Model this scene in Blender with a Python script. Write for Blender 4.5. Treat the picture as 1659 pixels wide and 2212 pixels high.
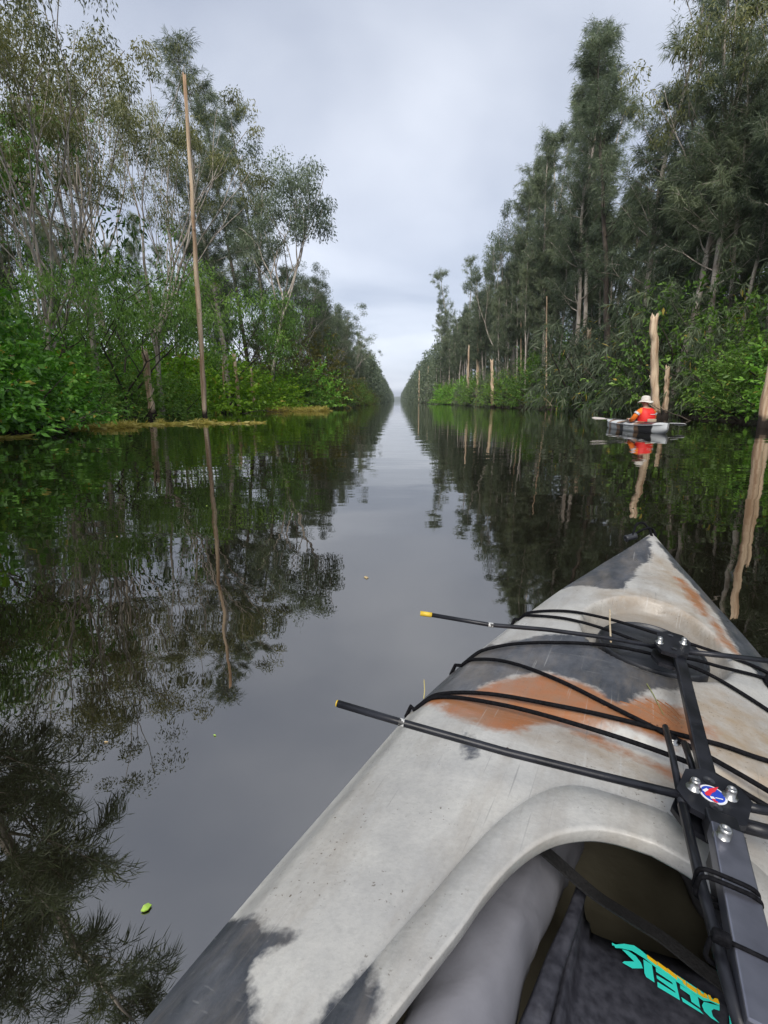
import bpy, bmesh, math, random
import numpy as np
from mathutils import Vector, Matrix, noise as mnoise
PI = math.pi
sc = bpy.context.scene
for o in list(bpy.data.objects): bpy.data.objects.remove(o)
C = sc.collection

# ------------------------------------------------------------------ camera, sky, sun, exposure
F_PX, CAM_H, HORIZON = 505.0, 0.82, 401.0          # focal length in pixels of a 768x1024 frame
PITCH = math.atan((512 - HORIZON) / F_PX)
cam_d = bpy.data.cameras.new('camera'); cam = bpy.data.objects.new('camera', cam_d); C.objects.link(cam)
cam.location = (0, 0, CAM_H); cam.rotation_euler = (PI / 2 - PITCH, 0, 0)
cam_d.sensor_fit = 'VERTICAL'; cam_d.sensor_height = 24.0; cam_d.lens = 24.0 * F_PX / 1024
cam_d.clip_start = 0.02; cam_d.clip_end = 20000
sc.camera = cam

SUN_EL, SUN_AZ = math.radians(46), math.radians(196)     # azimuth measured clockwise from +Y
world = bpy.data.worlds.new('World'); sc.world = world; world.use_nodes = True
nt = world.node_tree; N = nt.nodes; Lk = nt.links
for n in list(N): N.remove(n)
out = N.new('ShaderNodeOutputWorld'); bg = N.new('ShaderNodeBackground')
sky = N.new('ShaderNodeTexSky'); sky.sky_type = 'NISHITA'; sky.sun_disc = False
sky.sun_elevation = SUN_EL; sky.sun_rotation = SUN_AZ; sky.air_density = 1.0; sky.dust_density = 2.0
tc = N.new('ShaderNodeTexCoord'); sep = N.new('ShaderNodeSeparateXYZ'); Lk.new(tc.outputs['Generated'], sep.inputs[0])
# project the view direction on a flat cloud deck so that the clouds flatten towards the horizon
zz = N.new('ShaderNodeMath'); zz.operation = 'MAXIMUM'; zz.inputs[1].default_value = 0.0; Lk.new(sep.outputs[2], zz.inputs[0])
za = N.new('ShaderNodeMath'); za.operation = 'ADD'; za.inputs[1].default_value = 0.22; Lk.new(zz.outputs[0], za.inputs[0])
dx = N.new('ShaderNodeMath'); dx.operation = 'DIVIDE'; Lk.new(sep.outputs[0], dx.inputs[0]); Lk.new(za.outputs[0], dx.inputs[1])
dy = N.new('ShaderNodeMath'); dy.operation = 'DIVIDE'; Lk.new(sep.outputs[1], dy.inputs[0]); Lk.new(za.outputs[0], dy.inputs[1])
cmb = N.new('ShaderNodeCombineXYZ'); Lk.new(dx.outputs[0], cmb.inputs[0]); Lk.new(dy.outputs[0], cmb.inputs[1])
cn = N.new('ShaderNodeTexNoise'); cn.inputs['Scale'].default_value = 0.95; cn.inputs['Detail'].default_value = 5
cn.inputs['Roughness'].default_value = 0.45; cn.inputs['Distortion'].default_value = 0.35; Lk.new(cmb.outputs[0], cn.inputs['Vector'])
cr = N.new('ShaderNodeValToRGB')
cr.color_ramp.elements[0].position = 0.36; cr.color_ramp.elements[0].color = (0.228, 0.256, 0.322, 1)
cr.color_ramp.elements[1].position = 0.62; cr.color_ramp.elements[1].color = (0.42, 0.445, 0.50, 1)
Lk.new(cn.outputs[0], cr.inputs[0])
sk = N.new('ShaderNodeMix'); sk.data_type = 'RGBA'; sk.inputs[0].default_value = 0.10      # a little blue sky glows through
scl = N.new('ShaderNodeVectorMath'); scl.operation = 'SCALE'; scl.inputs['Scale'].default_value = 0.10
Lk.new(sky.outputs[0], scl.inputs[0]); Lk.new(cr.outputs[0], sk.inputs[6]); Lk.new(scl.outputs[0], sk.inputs[7])
# the cloud is thinner and brighter low down, all round
lo1 = N.new('ShaderNodeMath'); lo1.operation = 'SUBTRACT'; lo1.inputs[0].default_value = 1.0; Lk.new(zz.outputs[0], lo1.inputs[1])
lo2 = N.new('ShaderNodeMath'); lo2.operation = 'POWER'; lo2.inputs[1].default_value = 3.0; Lk.new(lo1.outputs[0], lo2.inputs[0])
lo3 = N.new('ShaderNodeMath'); lo3.operation = 'MULTIPLY_ADD'; lo3.inputs[1].default_value = 0.30; lo3.inputs[2].default_value = 0.90; Lk.new(lo2.outputs[0], lo3.inputs[0])
gl = N.new('ShaderNodeVectorMath'); gl.operation = 'SCALE'; Lk.new(sk.outputs[2], gl.inputs[0]); Lk.new(lo3.outputs[0], gl.inputs['Scale'])
Lk.new(gl.outputs[0], bg.inputs[0]); bg.inputs[1].default_value = 1.0; Lk.new(bg.outputs[0], out.inputs[0])

sd = bpy.data.lights.new('sun', 'SUN'); sun = bpy.data.objects.new('sun', sd); C.objects.link(sun)
sd.energy = 1.5; sd.angle = math.radians(30); sd.color = (1.0, 0.95, 0.88)
sdir = Vector((math.sin(SUN_AZ) * math.cos(SUN_EL), math.cos(SUN_AZ) * math.cos(SUN_EL), math.sin(SUN_EL)))
sun.rotation_euler = sdir.to_track_quat('Z', 'Y').to_euler(); sun.location = (0, -5, 40)
sc.view_settings.view_transform = 'Standard'; sc.view_settings.look = 'None'
sc.view_settings.exposure = 1.08; sc.view_settings.gamma = 1.0
sc.render.engine = 'CYCLES'
sc.cycles.max_bounces = 8; sc.cycles.transparent_max_bounces = 8; sc.cycles.volume_bounces = 0
sc.cycles.caustics_reflective = False; sc.cycles.caustics_refractive = False

# ------------------------------------------------------------------ helpers: layout
SP, CP = math.sin(PITCH), math.cos(PITCH)
CANAL = math.atan((397 - 384) / F_PX)                 # the canal runs 1.5 degrees right of +Y
def ray(u, v):                                        # photo position (1659 x 2212 units) -> direction
    u, v = u * 768 / 1659, v * 768 / 1659
    x, y = (u - 384) / F_PX, (512 - v) / F_PX
    return np.array([x, CP + y * SP, -SP + y * CP])
def on_water(u, v, z=0.0):
    d = ray(u, v); t = (z - CAM_H) / d[2]; return d * t + np.array([0, 0, CAM_H])
def at_q(u, v, q):                                    # where a sight line meets the vertical plane q metres beside the canal axis
    d = ray(u, v); t = q / (d[0] * math.cos(CANAL) - d[1] * math.sin(CANAL)); return d * t + np.array([0, 0, CAM_H])
def canal(q, Y): return np.array([q * math.cos(CANAL) + Y * math.sin(CANAL), -q * math.sin(CANAL) + Y * math.cos(CANAL)])

# ------------------------------------------------------------------ helpers: objects
def tag(o, label, cat, group=None, kind=None):
    if label: o['label'] = label
    if cat: o['category'] = cat
    if group: o['group'] = group
    if kind: o['kind'] = kind
    return o
def empty(name, loc=(0, 0, 0), rz=0):
    o = bpy.data.objects.new(name, None); C.objects.link(o); o.location = loc; o.rotation_euler = (0, 0, rz)
    o.empty_display_size = 0.2; return o
def link(name, me, mat=None, parent=None):
    o = bpy.data.objects.new(name, me); C.objects.link(o)
    if mat is not None and not me.materials: me.materials.append(mat)
    if parent is not None: o.parent = parent
    return o
class MB:
    """collects vertices and faces, then makes one mesh"""
    def __init__(s): s.v, s.q, s.t, s.n = [], [], [], 0; s.qa, s.ta = [], []; s.qm, s.tm = [], []
    def add(s, v, quads=None, tris=None, tint=0.5, mat=0):
        v = np.asarray(v, float).reshape(-1, 3)
        if quads is not None and len(quads):
            q = np.asarray(quads, int).reshape(-1, 4); s.q.append(q + s.n)
            s.qa.append(np.broadcast_to(np.asarray(tint, float), (len(q),)) if np.ndim(tint) == 0 else np.asarray(tint)); s.qm.append(np.full(len(q), mat))
        if tris is not None and len(tris):
            t = np.asarray(tris, int).reshape(-1, 3); s.t.append(t + s.n)
            s.ta.append(np.full(len(t), tint if np.ndim(tint) == 0 else 0.5)); s.tm.append(np.full(len(t), mat))
        s.v.append(v); s.n += len(v)
    def tube(s, pts, rad, sides=6, cap=True, tint=0.5, mat=0, flat=None):
        P = np.asarray(pts, float); n = len(P); R = np.broadcast_to(np.asarray(rad, float), (n,))
        T = np.gradient(P, axis=0); T /= np.linalg.norm(T, axis=1, keepdims=True) + 1e-12
        ref = np.array([0, 0, 1.0]) if abs(T[:, 2]).mean() < 0.9 else np.array([1.0, 0, 0])
        A = np.cross(T, ref); A /= np.linalg.norm(A, axis=1, keepdims=True) + 1e-12; B = np.cross(T, A)
        th = np.arange(sides) * 2 * PI / sides; f = (1, 1) if flat is None else flat
        V = P[:, None] + R[:, None, None] * (np.cos(th)[None, :, None] * A[:, None] * f[0] + np.sin(th)[None, :, None] * B[:, None] * f[1])
        i = np.arange(n - 1)[:, None] * sides; j = np.arange(sides)[None]; k = (j + 1) % sides
        Q = np.stack([i + j, i + sides + j, i + sides + k, i + k], -1).reshape(-1, 4)
        V = V.reshape(-1, 3); tr = None
        if cap:
            V = np.vstack([V, P[:1], P[-1:]]); jj = np.arange(sides); kk = (jj + 1) % sides; c0 = n * sides; e = (n - 1) * sides
            tr = np.vstack([np.stack([np.full(sides, c0), jj, kk], -1), np.stack([np.full(sides, c0 + 1), e + kk, e + jj], -1)])
        s.add(V, Q, tr, tint, mat)
    def box(s, c, size, R=None, bevel=0.0, mat=0):
        c = np.asarray(c, float); h = np.asarray(size, float) / 2
        bm = bmesh.new(); bmesh.ops.create_cube(bm, size=1.0); bmesh.ops.scale(bm, vec=Vector(h * 2), verts=bm.verts)
        if bevel: bmesh.ops.bevel(bm, geom=bm.edges[:], offset=bevel, segments=2, affect='EDGES', profile=0.5)
        V = np.array([v.co[:] for v in bm.verts]); bm.verts.index_update()
        qs = [[v.index for v in f.verts] for f in bm.faces if len(f.verts) == 4]; ts = [[v.index for v in f.verts] for f in bm.faces if len(f.verts) == 3]
        bm.free()
        if R is not None: V = V @ np.asarray(R).T
        s.add(V + c, qs, ts, mat=mat)
    def lathe(s, c, prof, axis=(0, 0, 1), sides=20, mat=0):
        """prof: (radius, height) pairs turned round the axis"""
        a = np.asarray(axis, float); a /= np.linalg.norm(a); ref = np.array([0, 0, 1.0]) if abs(a[2]) < 0.9 else np.array([1.0, 0, 0])
        A = np.cross(a, ref); A /= np.linalg.norm(A); B = np.cross(a, A); th = np.arange(sides) * 2 * PI / sides
        V = np.array([np.asarray(c) + a * h + r * (math.cos(t) * A + math.sin(t) * B) for r, h in prof for t in th])
        n = len(prof); i = np.arange(n - 1)[:, None] * sides; j = np.arange(sides)[None]; k = (j + 1) % sides
        s.add(V, np.stack([i + j, i + k, i + sides + k, i + sides + j], -1).reshape(-1, 4), mat=mat)
    def leaves(s, P, D, L, W, rng, tint, fold=0.0, mid=0.45):
        """one rhombus leaf for each point"""
        P = np.asarray(P); n = len(P); D = D / (np.linalg.norm(D, axis=1, keepdims=True) + 1e-9)
        S = np.cross(D, rng.normal(size=(n, 3))); S /= np.linalg.norm(S, axis=1, keepdims=True) + 1e-9
        L = np.broadcast_to(L, (n,))[:, None]; W = np.broadcast_to(W, (n,))[:, None]
        M = P + D * L * mid
        tip = P + D * L + np.array([0, 0, -1.0]) * L * fold
        V = np.stack([P, M + S * W / 2, tip, M - S * W / 2], 1).reshape(-1, 3)
        s.add(V, np.arange(n * 4).reshape(-1, 4), tint=tint)
    def mesh(s, name, smooth=False, tint=False, mats=None):
        me = bpy.data.meshes.new(name); V = np.vstack(s.v); q = np.vstack(s.q) if s.q else np.zeros((0, 4), int); t = np.vstack(s.t) if s.t else np.zeros((0, 3), int)
        me.vertices.add(len(V)); me.vertices.foreach_set('co', V.astype(np.float32).ravel())
        nl = q.size + t.size; me.loops.add(nl); me.loops.foreach_set('vertex_index', np.r_[q.ravel(), t.ravel()].astype(np.int32))
        me.polygons.add(len(q) + len(t)); st = np.r_[np.arange(len(q)) * 4, q.size + np.arange(len(t)) * 3]
        me.polygons.foreach_set('loop_start', st.astype(np.int32))
        me.polygons.foreach_set('use_smooth', np.full(len(q) + len(t), smooth))
        mi = np.concatenate((s.qm or [np.zeros(0)]) + (s.tm or [np.zeros(0)])).astype(np.int32)
        if mats:
            for m in mats: me.materials.append(m)
        if mi.any(): me.polygons.foreach_set('material_index', mi)
        if tint:
            a = me.attributes.new('tint', 'FLOAT', 'FACE'); a.data.foreach_set('value', np.concatenate((s.qa or [np.zeros(0)]) + (s.ta or [np.zeros(0)])).astype(np.float32))
        me.update(calc_edges=True); me.validate(); return me
    def obj(s, name, mat=None, parent=None, smooth=False, tint=False, mats=None):
        return link(name, s.mesh(name, smooth, tint, mats), mat, parent)
def spline(pts, n=8):
    """Catmull-Rom through the points"""
    P = np.asarray(pts, float); P = np.vstack([2 * P[0] - P[1], P, 2 * P[-1] - P[-2]]); outp = []
    for i in range(1, len(P) - 2):
        for t in np.linspace(0, 1, n, endpoint=False):
            a, b, c, d = P[i - 1:i + 3]
            outp.append(0.5 * (2 * b + (c - a) * t + (2 * a - 5 * b + 4 * c - d) * t * t + (3 * b - a - 3 * c + d) * t ** 3))
    outp.append(P[-2]); return np.array(outp)

# ------------------------------------------------------------------ materials
def mat(name, col, rough=0.6, metal=0.0, spec=0.5, coat=0.0):
    m = bpy.data.materials.new(name); m.use_nodes = True; b = m.node_tree.nodes['Principled BSDF']
    b.inputs['Base Color'].default_value = (*col, 1); b.inputs['Roughness'].default_value = rough; b.inputs['Metallic'].default_value = metal
    b.inputs['Specular IOR Level'].default_value = spec; b.inputs['Coat Weight'].default_value = coat
    return m
def noisy(name, c1, c2, scale=20, rough=0.6, bump=0.0, bscale=None, stretch=(1, 1, 1), detail=5, lo=0.35, hi=0.65, metal=0.0, dist=0.01, spec=0.5, coord='Object'):
    m = mat(name, c1, rough, metal, spec); t = m.node_tree; n = t.nodes; l = t.links; b = n['Principled BSDF']
    tc = n.new('ShaderNodeTexCoord'); mp = n.new('ShaderNodeMapping'); mp.inputs['Scale'].default_value = stretch
    l.new(tc.outputs[coord], mp.inputs[0])
    ns = n.new('ShaderNodeTexNoise'); ns.inputs['Scale'].default_value = scale; ns.inputs['Detail'].default_value = detail; l.new(mp.outputs[0], ns.inputs['Vector'])
    r = n.new('ShaderNodeValToRGB'); r.color_ramp.elements[0].position = lo; r.color_ramp.elements[0].color = (*c1, 1)
    r.color_ramp.elements[1].position = hi; r.color_ramp.elements[1].color = (*c2, 1); l.new(ns.outputs[0], r.inputs[0]); l.new(r.outputs[0], b.inputs['Base Color'])
    if bump:
        n2 = n.new('ShaderNodeTexNoise'); n2.inputs['Scale'].default_value = bscale or scale; n2.inputs['Detail'].default_value = 6; l.new(mp.outputs[0], n2.inputs['Vector'])
        bp = n.new('ShaderNodeBump'); bp.inputs['Strength'].default_value = bump; bp.inputs['Distance'].default_value = dist
        l.new(n2.outputs[0], bp.inputs['Height']); l.new(bp.outputs[0], b.inputs['Normal'])
    return m
def leafmat(name, dark, mid, light, trans=0.26, rough=0.42):
    """three leaf tones by the leaf's own tint, a shift per plant, and light let through the blade"""
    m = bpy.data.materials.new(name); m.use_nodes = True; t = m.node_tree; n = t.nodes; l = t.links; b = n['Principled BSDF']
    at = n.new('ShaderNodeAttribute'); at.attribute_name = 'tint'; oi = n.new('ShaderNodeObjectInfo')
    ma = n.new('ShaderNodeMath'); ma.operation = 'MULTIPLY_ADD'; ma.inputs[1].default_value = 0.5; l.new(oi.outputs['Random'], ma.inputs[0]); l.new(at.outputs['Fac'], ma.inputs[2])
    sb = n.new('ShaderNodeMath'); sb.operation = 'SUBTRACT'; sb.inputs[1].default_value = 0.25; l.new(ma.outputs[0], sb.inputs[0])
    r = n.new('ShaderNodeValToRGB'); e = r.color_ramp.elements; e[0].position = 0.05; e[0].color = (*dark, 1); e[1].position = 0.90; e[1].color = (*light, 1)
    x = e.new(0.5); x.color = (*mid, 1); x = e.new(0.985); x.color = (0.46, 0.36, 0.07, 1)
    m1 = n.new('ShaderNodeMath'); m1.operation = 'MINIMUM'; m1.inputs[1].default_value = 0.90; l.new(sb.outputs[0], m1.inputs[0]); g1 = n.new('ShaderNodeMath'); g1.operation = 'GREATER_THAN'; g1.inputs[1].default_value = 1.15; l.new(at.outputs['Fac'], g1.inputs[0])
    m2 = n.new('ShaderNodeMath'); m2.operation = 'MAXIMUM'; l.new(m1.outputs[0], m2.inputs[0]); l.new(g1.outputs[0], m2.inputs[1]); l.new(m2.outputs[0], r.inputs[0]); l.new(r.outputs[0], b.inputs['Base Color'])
    b.inputs['Roughness'].default_value = rough; b.inputs['Specular IOR Level'].default_value = 0.35
    tr = n.new('ShaderNodeBsdfTranslucent'); hs = n.new('ShaderNodeHueSaturation'); hs.inputs['Saturation'].default_value = 1.15; hs.inputs['Value'].default_value = 1.3
    l.new(r.outputs[0], hs.inputs['Color']); l.new(hs.outputs[0], tr.inputs[0])
    mx = n.new('ShaderNodeMixShader'); mx.inputs[0].default_value = trans; l.new(b.outputs[0], mx.inputs[1]); l.new(tr.outputs[0], mx.inputs[2])
    l.new(mx.outputs[0], n['Material Output'].inputs[0]); return m
M = {}
M['oak_leaf'] = leafmat('she_oak_foliage', (0.062, 0.088, 0.050), (0.130, 0.170, 0.098), (0.240, 0.285, 0.165))
M['gum_leaf'] = leafmat('gum_foliage', (0.085, 0.100, 0.040), (0.170, 0.185, 0.068), (0.300, 0.285, 0.105))
M['bush_leaf'] = leafmat('bright_bush_foliage', (0.055, 0.150, 0.020), (0.140, 0.350, 0.042), (0.290, 0.540, 0.085))
M['dark_leaf'] = leafmat('dark_bush_foliage', (0.045, 0.100, 0.018), (0.125, 0.245, 0.042), (0.240, 0.400, 0.075))
M['lime_leaf'] = leafmat('lime_bush_foliage', (0.090, 0.190, 0.014), (0.190, 0.370, 0.022), (0.330, 0.520, 0.050))
M['rust_leaf'] = leafmat('olive_bush_foliage', (0.045, 0.060, 0.014), (0.110, 0.120, 0.022), (0.210, 0.180, 0.035))
M['dead_leaf'] = leafmat('dry_twigs', (0.05, 0.03, 0.018), (0.10, 0.06, 0.035), (0.18, 0.11, 0.06), 0.1)
M['weed'] = leafmat('floating_weed', (0.24, 0.21, 0.04), (0.46, 0.40, 0.09), (0.68, 0.58, 0.18), 0.25)
M['bark_pale'] = noisy('pale_bark', (0.27, 0.22, 0.18), (0.58, 0.52, 0.45), 5, 0.9, 0.6, 9, (1, 1, 0.35), dist=0.03)
M['bark_dark'] = noisy('dark_bark', (0.035, 0.028, 0.022), (0.10, 0.08, 0.06), 8, 0.95, 0.7, 12, (1, 1, 0.3), dist=0.03)
M['bark_dead'] = noisy('dead_wood', (0.42, 0.27, 0.165), (0.78, 0.61, 0.43), 6, 0.9, 0.8, 10, (1, 1, 0.09), dist=0.05, lo=0.38, hi=0.6)
def wet_foot(m, z0=0.28, z1=0.42):
    t = m.node_tree; n = t.nodes; l = t.links; b = n['Principled BSDF']; src = b.inputs['Base Color'].links[0].from_socket
    tc = n.new('ShaderNodeTexCoord'); sp = n.new('ShaderNodeSeparateXYZ'); l.new(tc.outputs['Object'], sp.inputs[0])
    ns = n.new('ShaderNodeTexNoise'); ns.inputs['Scale'].default_value = 3.0; l.new(tc.outputs['Object'], ns.inputs['Vector'])
    ad = n.new('ShaderNodeMath'); ad.operation = 'MULTIPLY_ADD'; ad.inputs[1].default_value = -0.7; l.new(ns.outputs[0], ad.inputs[0]); l.new(sp.outputs[2], ad.inputs[2])
    mr = n.new('ShaderNodeMapRange'); mr.inputs[1].default_value = z0 - 0.35; mr.inputs[2].default_value = z1 - 0.2; l.new(ad.outputs[0], mr.inputs[0])
    mx = n.new('ShaderNodeMix'); mx.data_type = 'RGBA'; mx.inputs[6].default_value = (0.025, 0.017, 0.012, 1); l.new(mr.outputs[0], mx.inputs[0]); l.new(src, mx.inputs[7]); l.new(mx.outputs[2], b.inputs['Base Color'])
wet_foot(M['bark_dead'])
M['bark_wet'] = noisy('wet_stained_wood', (0.02, 0.014, 0.010), (0.06, 0.04, 0.03), 6, 0.5, 0.7, 10, (1, 1, 0.2), dist=0.03)
M['soil'] = noisy('forest_floor', (0.025, 0.018, 0.011), (0.07, 0.05, 0.028), 1.2, 0.95, 0.8, 6, dist=0.08)
M['hill'] = noisy('far_wooded_hill', (0.05, 0.075, 0.045), (0.09, 0.12, 0.07), 0.02, 0.95)

# ------------------------------------------------------------------ the setting: water, banks, far hills
def water_mat():
    m = mat('tannin_water', (0.006, 0.005, 0.003), 0.008); b = m.node_tree.nodes['Principled BSDF']; b.inputs['IOR'].default_value = 3.4; b.inputs['Specular Tint'].default_value = (1.0, 0.965, 0.915, 1)
    t = m.node_tree; n = t.nodes; l = t.links; tc = n.new('ShaderNodeTexCoord')
    def bump(scale, stretch, strength, dist, prev=None, detail=2):
        mp = n.new('ShaderNodeMapping'); mp.inputs['Scale'].default_value = stretch; l.new(tc.outputs['Object'], mp.inputs[0])
        ns = n.new('ShaderNodeTexNoise'); ns.inputs['Scale'].default_value = scale; ns.inputs['Detail'].default_value = detail; ns.inputs['Roughness'].default_value = 0.4; l.new(mp.outputs[0], ns.inputs['Vector'])
        bp = n.new('ShaderNodeBump'); bp.inputs['Strength'].default_value = strength; bp.inputs['Distance'].default_value = dist; l.new(ns.outputs[0], bp.inputs['Height'])
        if prev: l.new(prev.outputs[0], bp.inputs['Normal'])
        return bp
    rn = n.new('ShaderNodeTexNoise'); rn.inputs['Scale'].default_value = 0.35; rn.inputs['Detail'].default_value = 4; l.new(tc.outputs['Object'], rn.inputs['Vector'])
    rm = n.new('ShaderNodeMapRange'); rm.inputs[1].default_value = 0.45; rm.inputs[2].default_value = 0.7; rm.inputs[3].default_value = 0.004; rm.inputs[4].default_value = 0.05; l.new(rn.outputs[0], rm.inputs[0]); l.new(rm.outputs[0], b.inputs['Roughness'])
    b1 = bump(0.9, (0.7, 1.4, 1), 0.35, 0.022); b2 = bump(4.0, (0.8, 1.3, 1), 0.25, 0.003, b1)
    l.new(b2.outputs[0], b.inputs['Normal']); return m
M['water'] = water_mat()
w = MB(); w.add([(-9000, -3000, 0), (9000, -3000, 0), (9000, 14000, 0), (-9000, 14000, 0)], [(0, 1, 2, 3)])
tag(w.obj('water', M['water']), 'still dark brown canal water mirroring trees and cloudy sky', 'water', kind='structure')

LEFT_BANK = [(-40, -9.6), (0, -9.3), (10, -9.6), (16, -10.4), (21, -13.6), (30, -14.4), (43, -14.0), (50, -9.6), (60, -8.2), (80, -8.0), (120, -7.8), (220, -8.5), (1400, -10)]
RIGHT_BANK = [(-40, 12.5), (0, 12.2), (12, 12.4), (20, 13.6), (28, 15.0), (36, 16.6), (48, 17.0), (58, 15.0), (68, 13.2), (90, 13.6), (110, 13.2), (200, 10.5), (1400, 10)]
def bank_q(side, Y):
    B = LEFT_BANK if side < 0 else RIGHT_BANK
    return float(np.interp(Y, [b[0] for b in B], [b[1] for b in B]))
def ground_z(d, Y, side):        # height of the bank d metres behind the water's edge
    if d <= 0: return -0.4
    return 0.16 * min(1, d / 0.5) + 0.5 * (1 - math.exp(-d / 8)) + 0.10 * mnoise.noise(Vector((d * 0.5, Y * 0.5, side * 7)))
def bank(side, name, label):
    b = MB(); Ys = np.r_[np.arange(-40, 60, 1.0), np.arange(60, 200, 5.0), np.arange(200, 1401, 50.0)]
    ds = np.array([-1.0, -0.15, 0.05, 0.25, 0.5, 0.9, 1.5, 2.5, 4, 6, 9, 13, 18, 25, 40, 80, 200, 800, 4000])
    V = []
    for Y in Ys:
        q0 = bank_q(side, Y) + 0.35 * mnoise.noise(Vector((Y * 0.35, side * 3, 0)))
        for d in ds:
            p = canal(q0 + side * d, Y); V.append((p[0], p[1], ground_z(d, Y, side)))
    m = len(ds); i = np.arange(len(Ys) - 1)[:, None] * m; j = np.arange(m - 1)[None]
    Q = np.stack([i + j, i + j + 1, i + m + j + 1, i + m + j], -1).reshape(-1, 4)
    if side < 0: Q = Q[:, ::-1]
    b.add(V, Q[:, ::-1]); o = b.obj(name, M['soil'], smooth=True); tag(o, label, 'ground', kind='structure')
bank(-1, 'bank_left', 'muddy bank under the trees behind the floating weed')
bank(1, 'bank_right', 'muddy bank under the trees behind the other kayaker')
h = MB(); xs = np.linspace(-2600, 2600, 90); V = []
for x in xs:
    z = 34 + 16 * mnoise.noise(Vector((x * 0.0016, 3, 0))) + 5 * mnoise.noise(Vector((x * 0.008, 9, 0)))
    for k, (dy_, zf) in enumerate([(0, -0.05), (60, 0.45), (200, 0.85), (420, 1.0), (900, 0.6)]): V.append((x, 3600 + dy_, z * zf))
i = np.arange(89)[:, None] * 5; j = np.arange(4)[None]
h.add(V, np.stack([i + j, i + 5 + j, i + 6 + j, i + 1 + j], -1).reshape(-1, 4))
tag(h.obj('hills', M['hill'], smooth=True), 'low wooded hills far beyond the end of the canal', 'hills', kind='structure')

# ------------------------------------------------------------------ trees: growing the kinds
def unit(v): return v / (np.linalg.norm(v) + 1e-9)
def path(rng, p, d, L, n, up=0.0, wander=0.1):
    P = [np.array(p, float)]; d = unit(np.array(d, float)); st = L / n
    for _ in range(n):
        d = unit(d + rng.normal(size=3) * wander + np.array([0, 0, up])); P.append(P[-1] + d * st)
    return np.array(P)
def azd(a, el): return np.array([math.cos(a) * math.cos(el), math.sin(a) * math.cos(el), math.sin(el)])
def on(P, f):
    x = f * (len(P) - 1); i = min(int(x), len(P) - 2); return P[i] + (P[i + 1] - P[i]) * (x - i)
class Plant:
    def __init__(s): s.wood, s.P, s.D, s.L, s.W, s.T = MB(), [], [], [], [], []
    def put(s, P, D, L, W, T): s.P.append(P); s.D.append(D); s.L.append(np.broadcast_to(L, len(P))); s.W.append(np.broadcast_to(W, len(P))); s.T.append(np.broadcast_to(T, len(P)))
    def finish(s, rng, name, fold=0.0, mid=0.45):
        lf = MB(); lf.leaves(np.vstack(s.P), np.vstack(s.D), np.concatenate(s.L), np.concatenate(s.W), rng, np.clip(np.concatenate(s.T), 0, 1.3), fold, mid)
        return s.wood.mesh(name + '_wood', True), lf.mesh(name + '_leaves', tint=True)
def she_oak(seed, h, bare=0.3, spread=1.0, dens=1.0):
    rng = np.random.default_rng(seed); t = Plant()
    tr = path(rng, (0, 0, -0.3), (0, 0, 1), h + 0.3, 14, 0.12, 0.05); r0 = 0.0062 * h + 0.025
    rad = r0 * (1 - np.linspace(0, 1, 15)) ** 0.8 + 0.012; t.wood.tube(tr, rad, 7)
    for i in range(int(h * 3.3 * dens)):
        f = bare + (0.985 - bare) * rng.random() ** 0.85; p = on(tr, f); a = rng.random() * 2 * PI
        L = h * (0.035 + 0.15 * (1 - f) ** 0.75) * rng.uniform(0.6, 1.25) * spread
        br = path(rng, p, azd(a, rng.uniform(0.25, 0.95)), L, 5, 0.10, 0.14); rb = 0.28 * np.interp(f, np.linspace(0, 1, 15), rad)
        t.wood.tube(br, np.linspace(rb, 0.006, 6), 4, cap=False)
        ct = rng.uniform(0.2, 0.75) + 0.25 * (f - 0.5)
        for k in range(int(3 + L * 3.2)):
            g = 0.25 + 0.75 * rng.random(); q = on(br, g); sl = rng.uniform(0.35, 0.9)
            sd_ = unit(unit(br[-1] - br[0]) + rng.normal(size=3) * 0.6 + np.array([0, 0, 0.25]))
            sb = path(rng, q, sd_, sl, 3, 0.02, 0.15)
            if k % 2 == 0: t.wood.tube(sb, np.linspace(0.010, 0.004, 4), 3, cap=False)
            n = 52; fr = rng.random(n); P = np.array([on(sb, x) for x in fr]) + rng.normal(size=(n, 3)) * 0.04
            D = sd_ * 0.55 + rng.normal(size=(n, 3)) * 0.42 + np.array([0, 0, -0.45])
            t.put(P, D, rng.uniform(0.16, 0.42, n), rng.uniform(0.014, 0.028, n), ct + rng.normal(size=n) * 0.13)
    return t.finish(rng, 'she_oak', 0.12)
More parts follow.
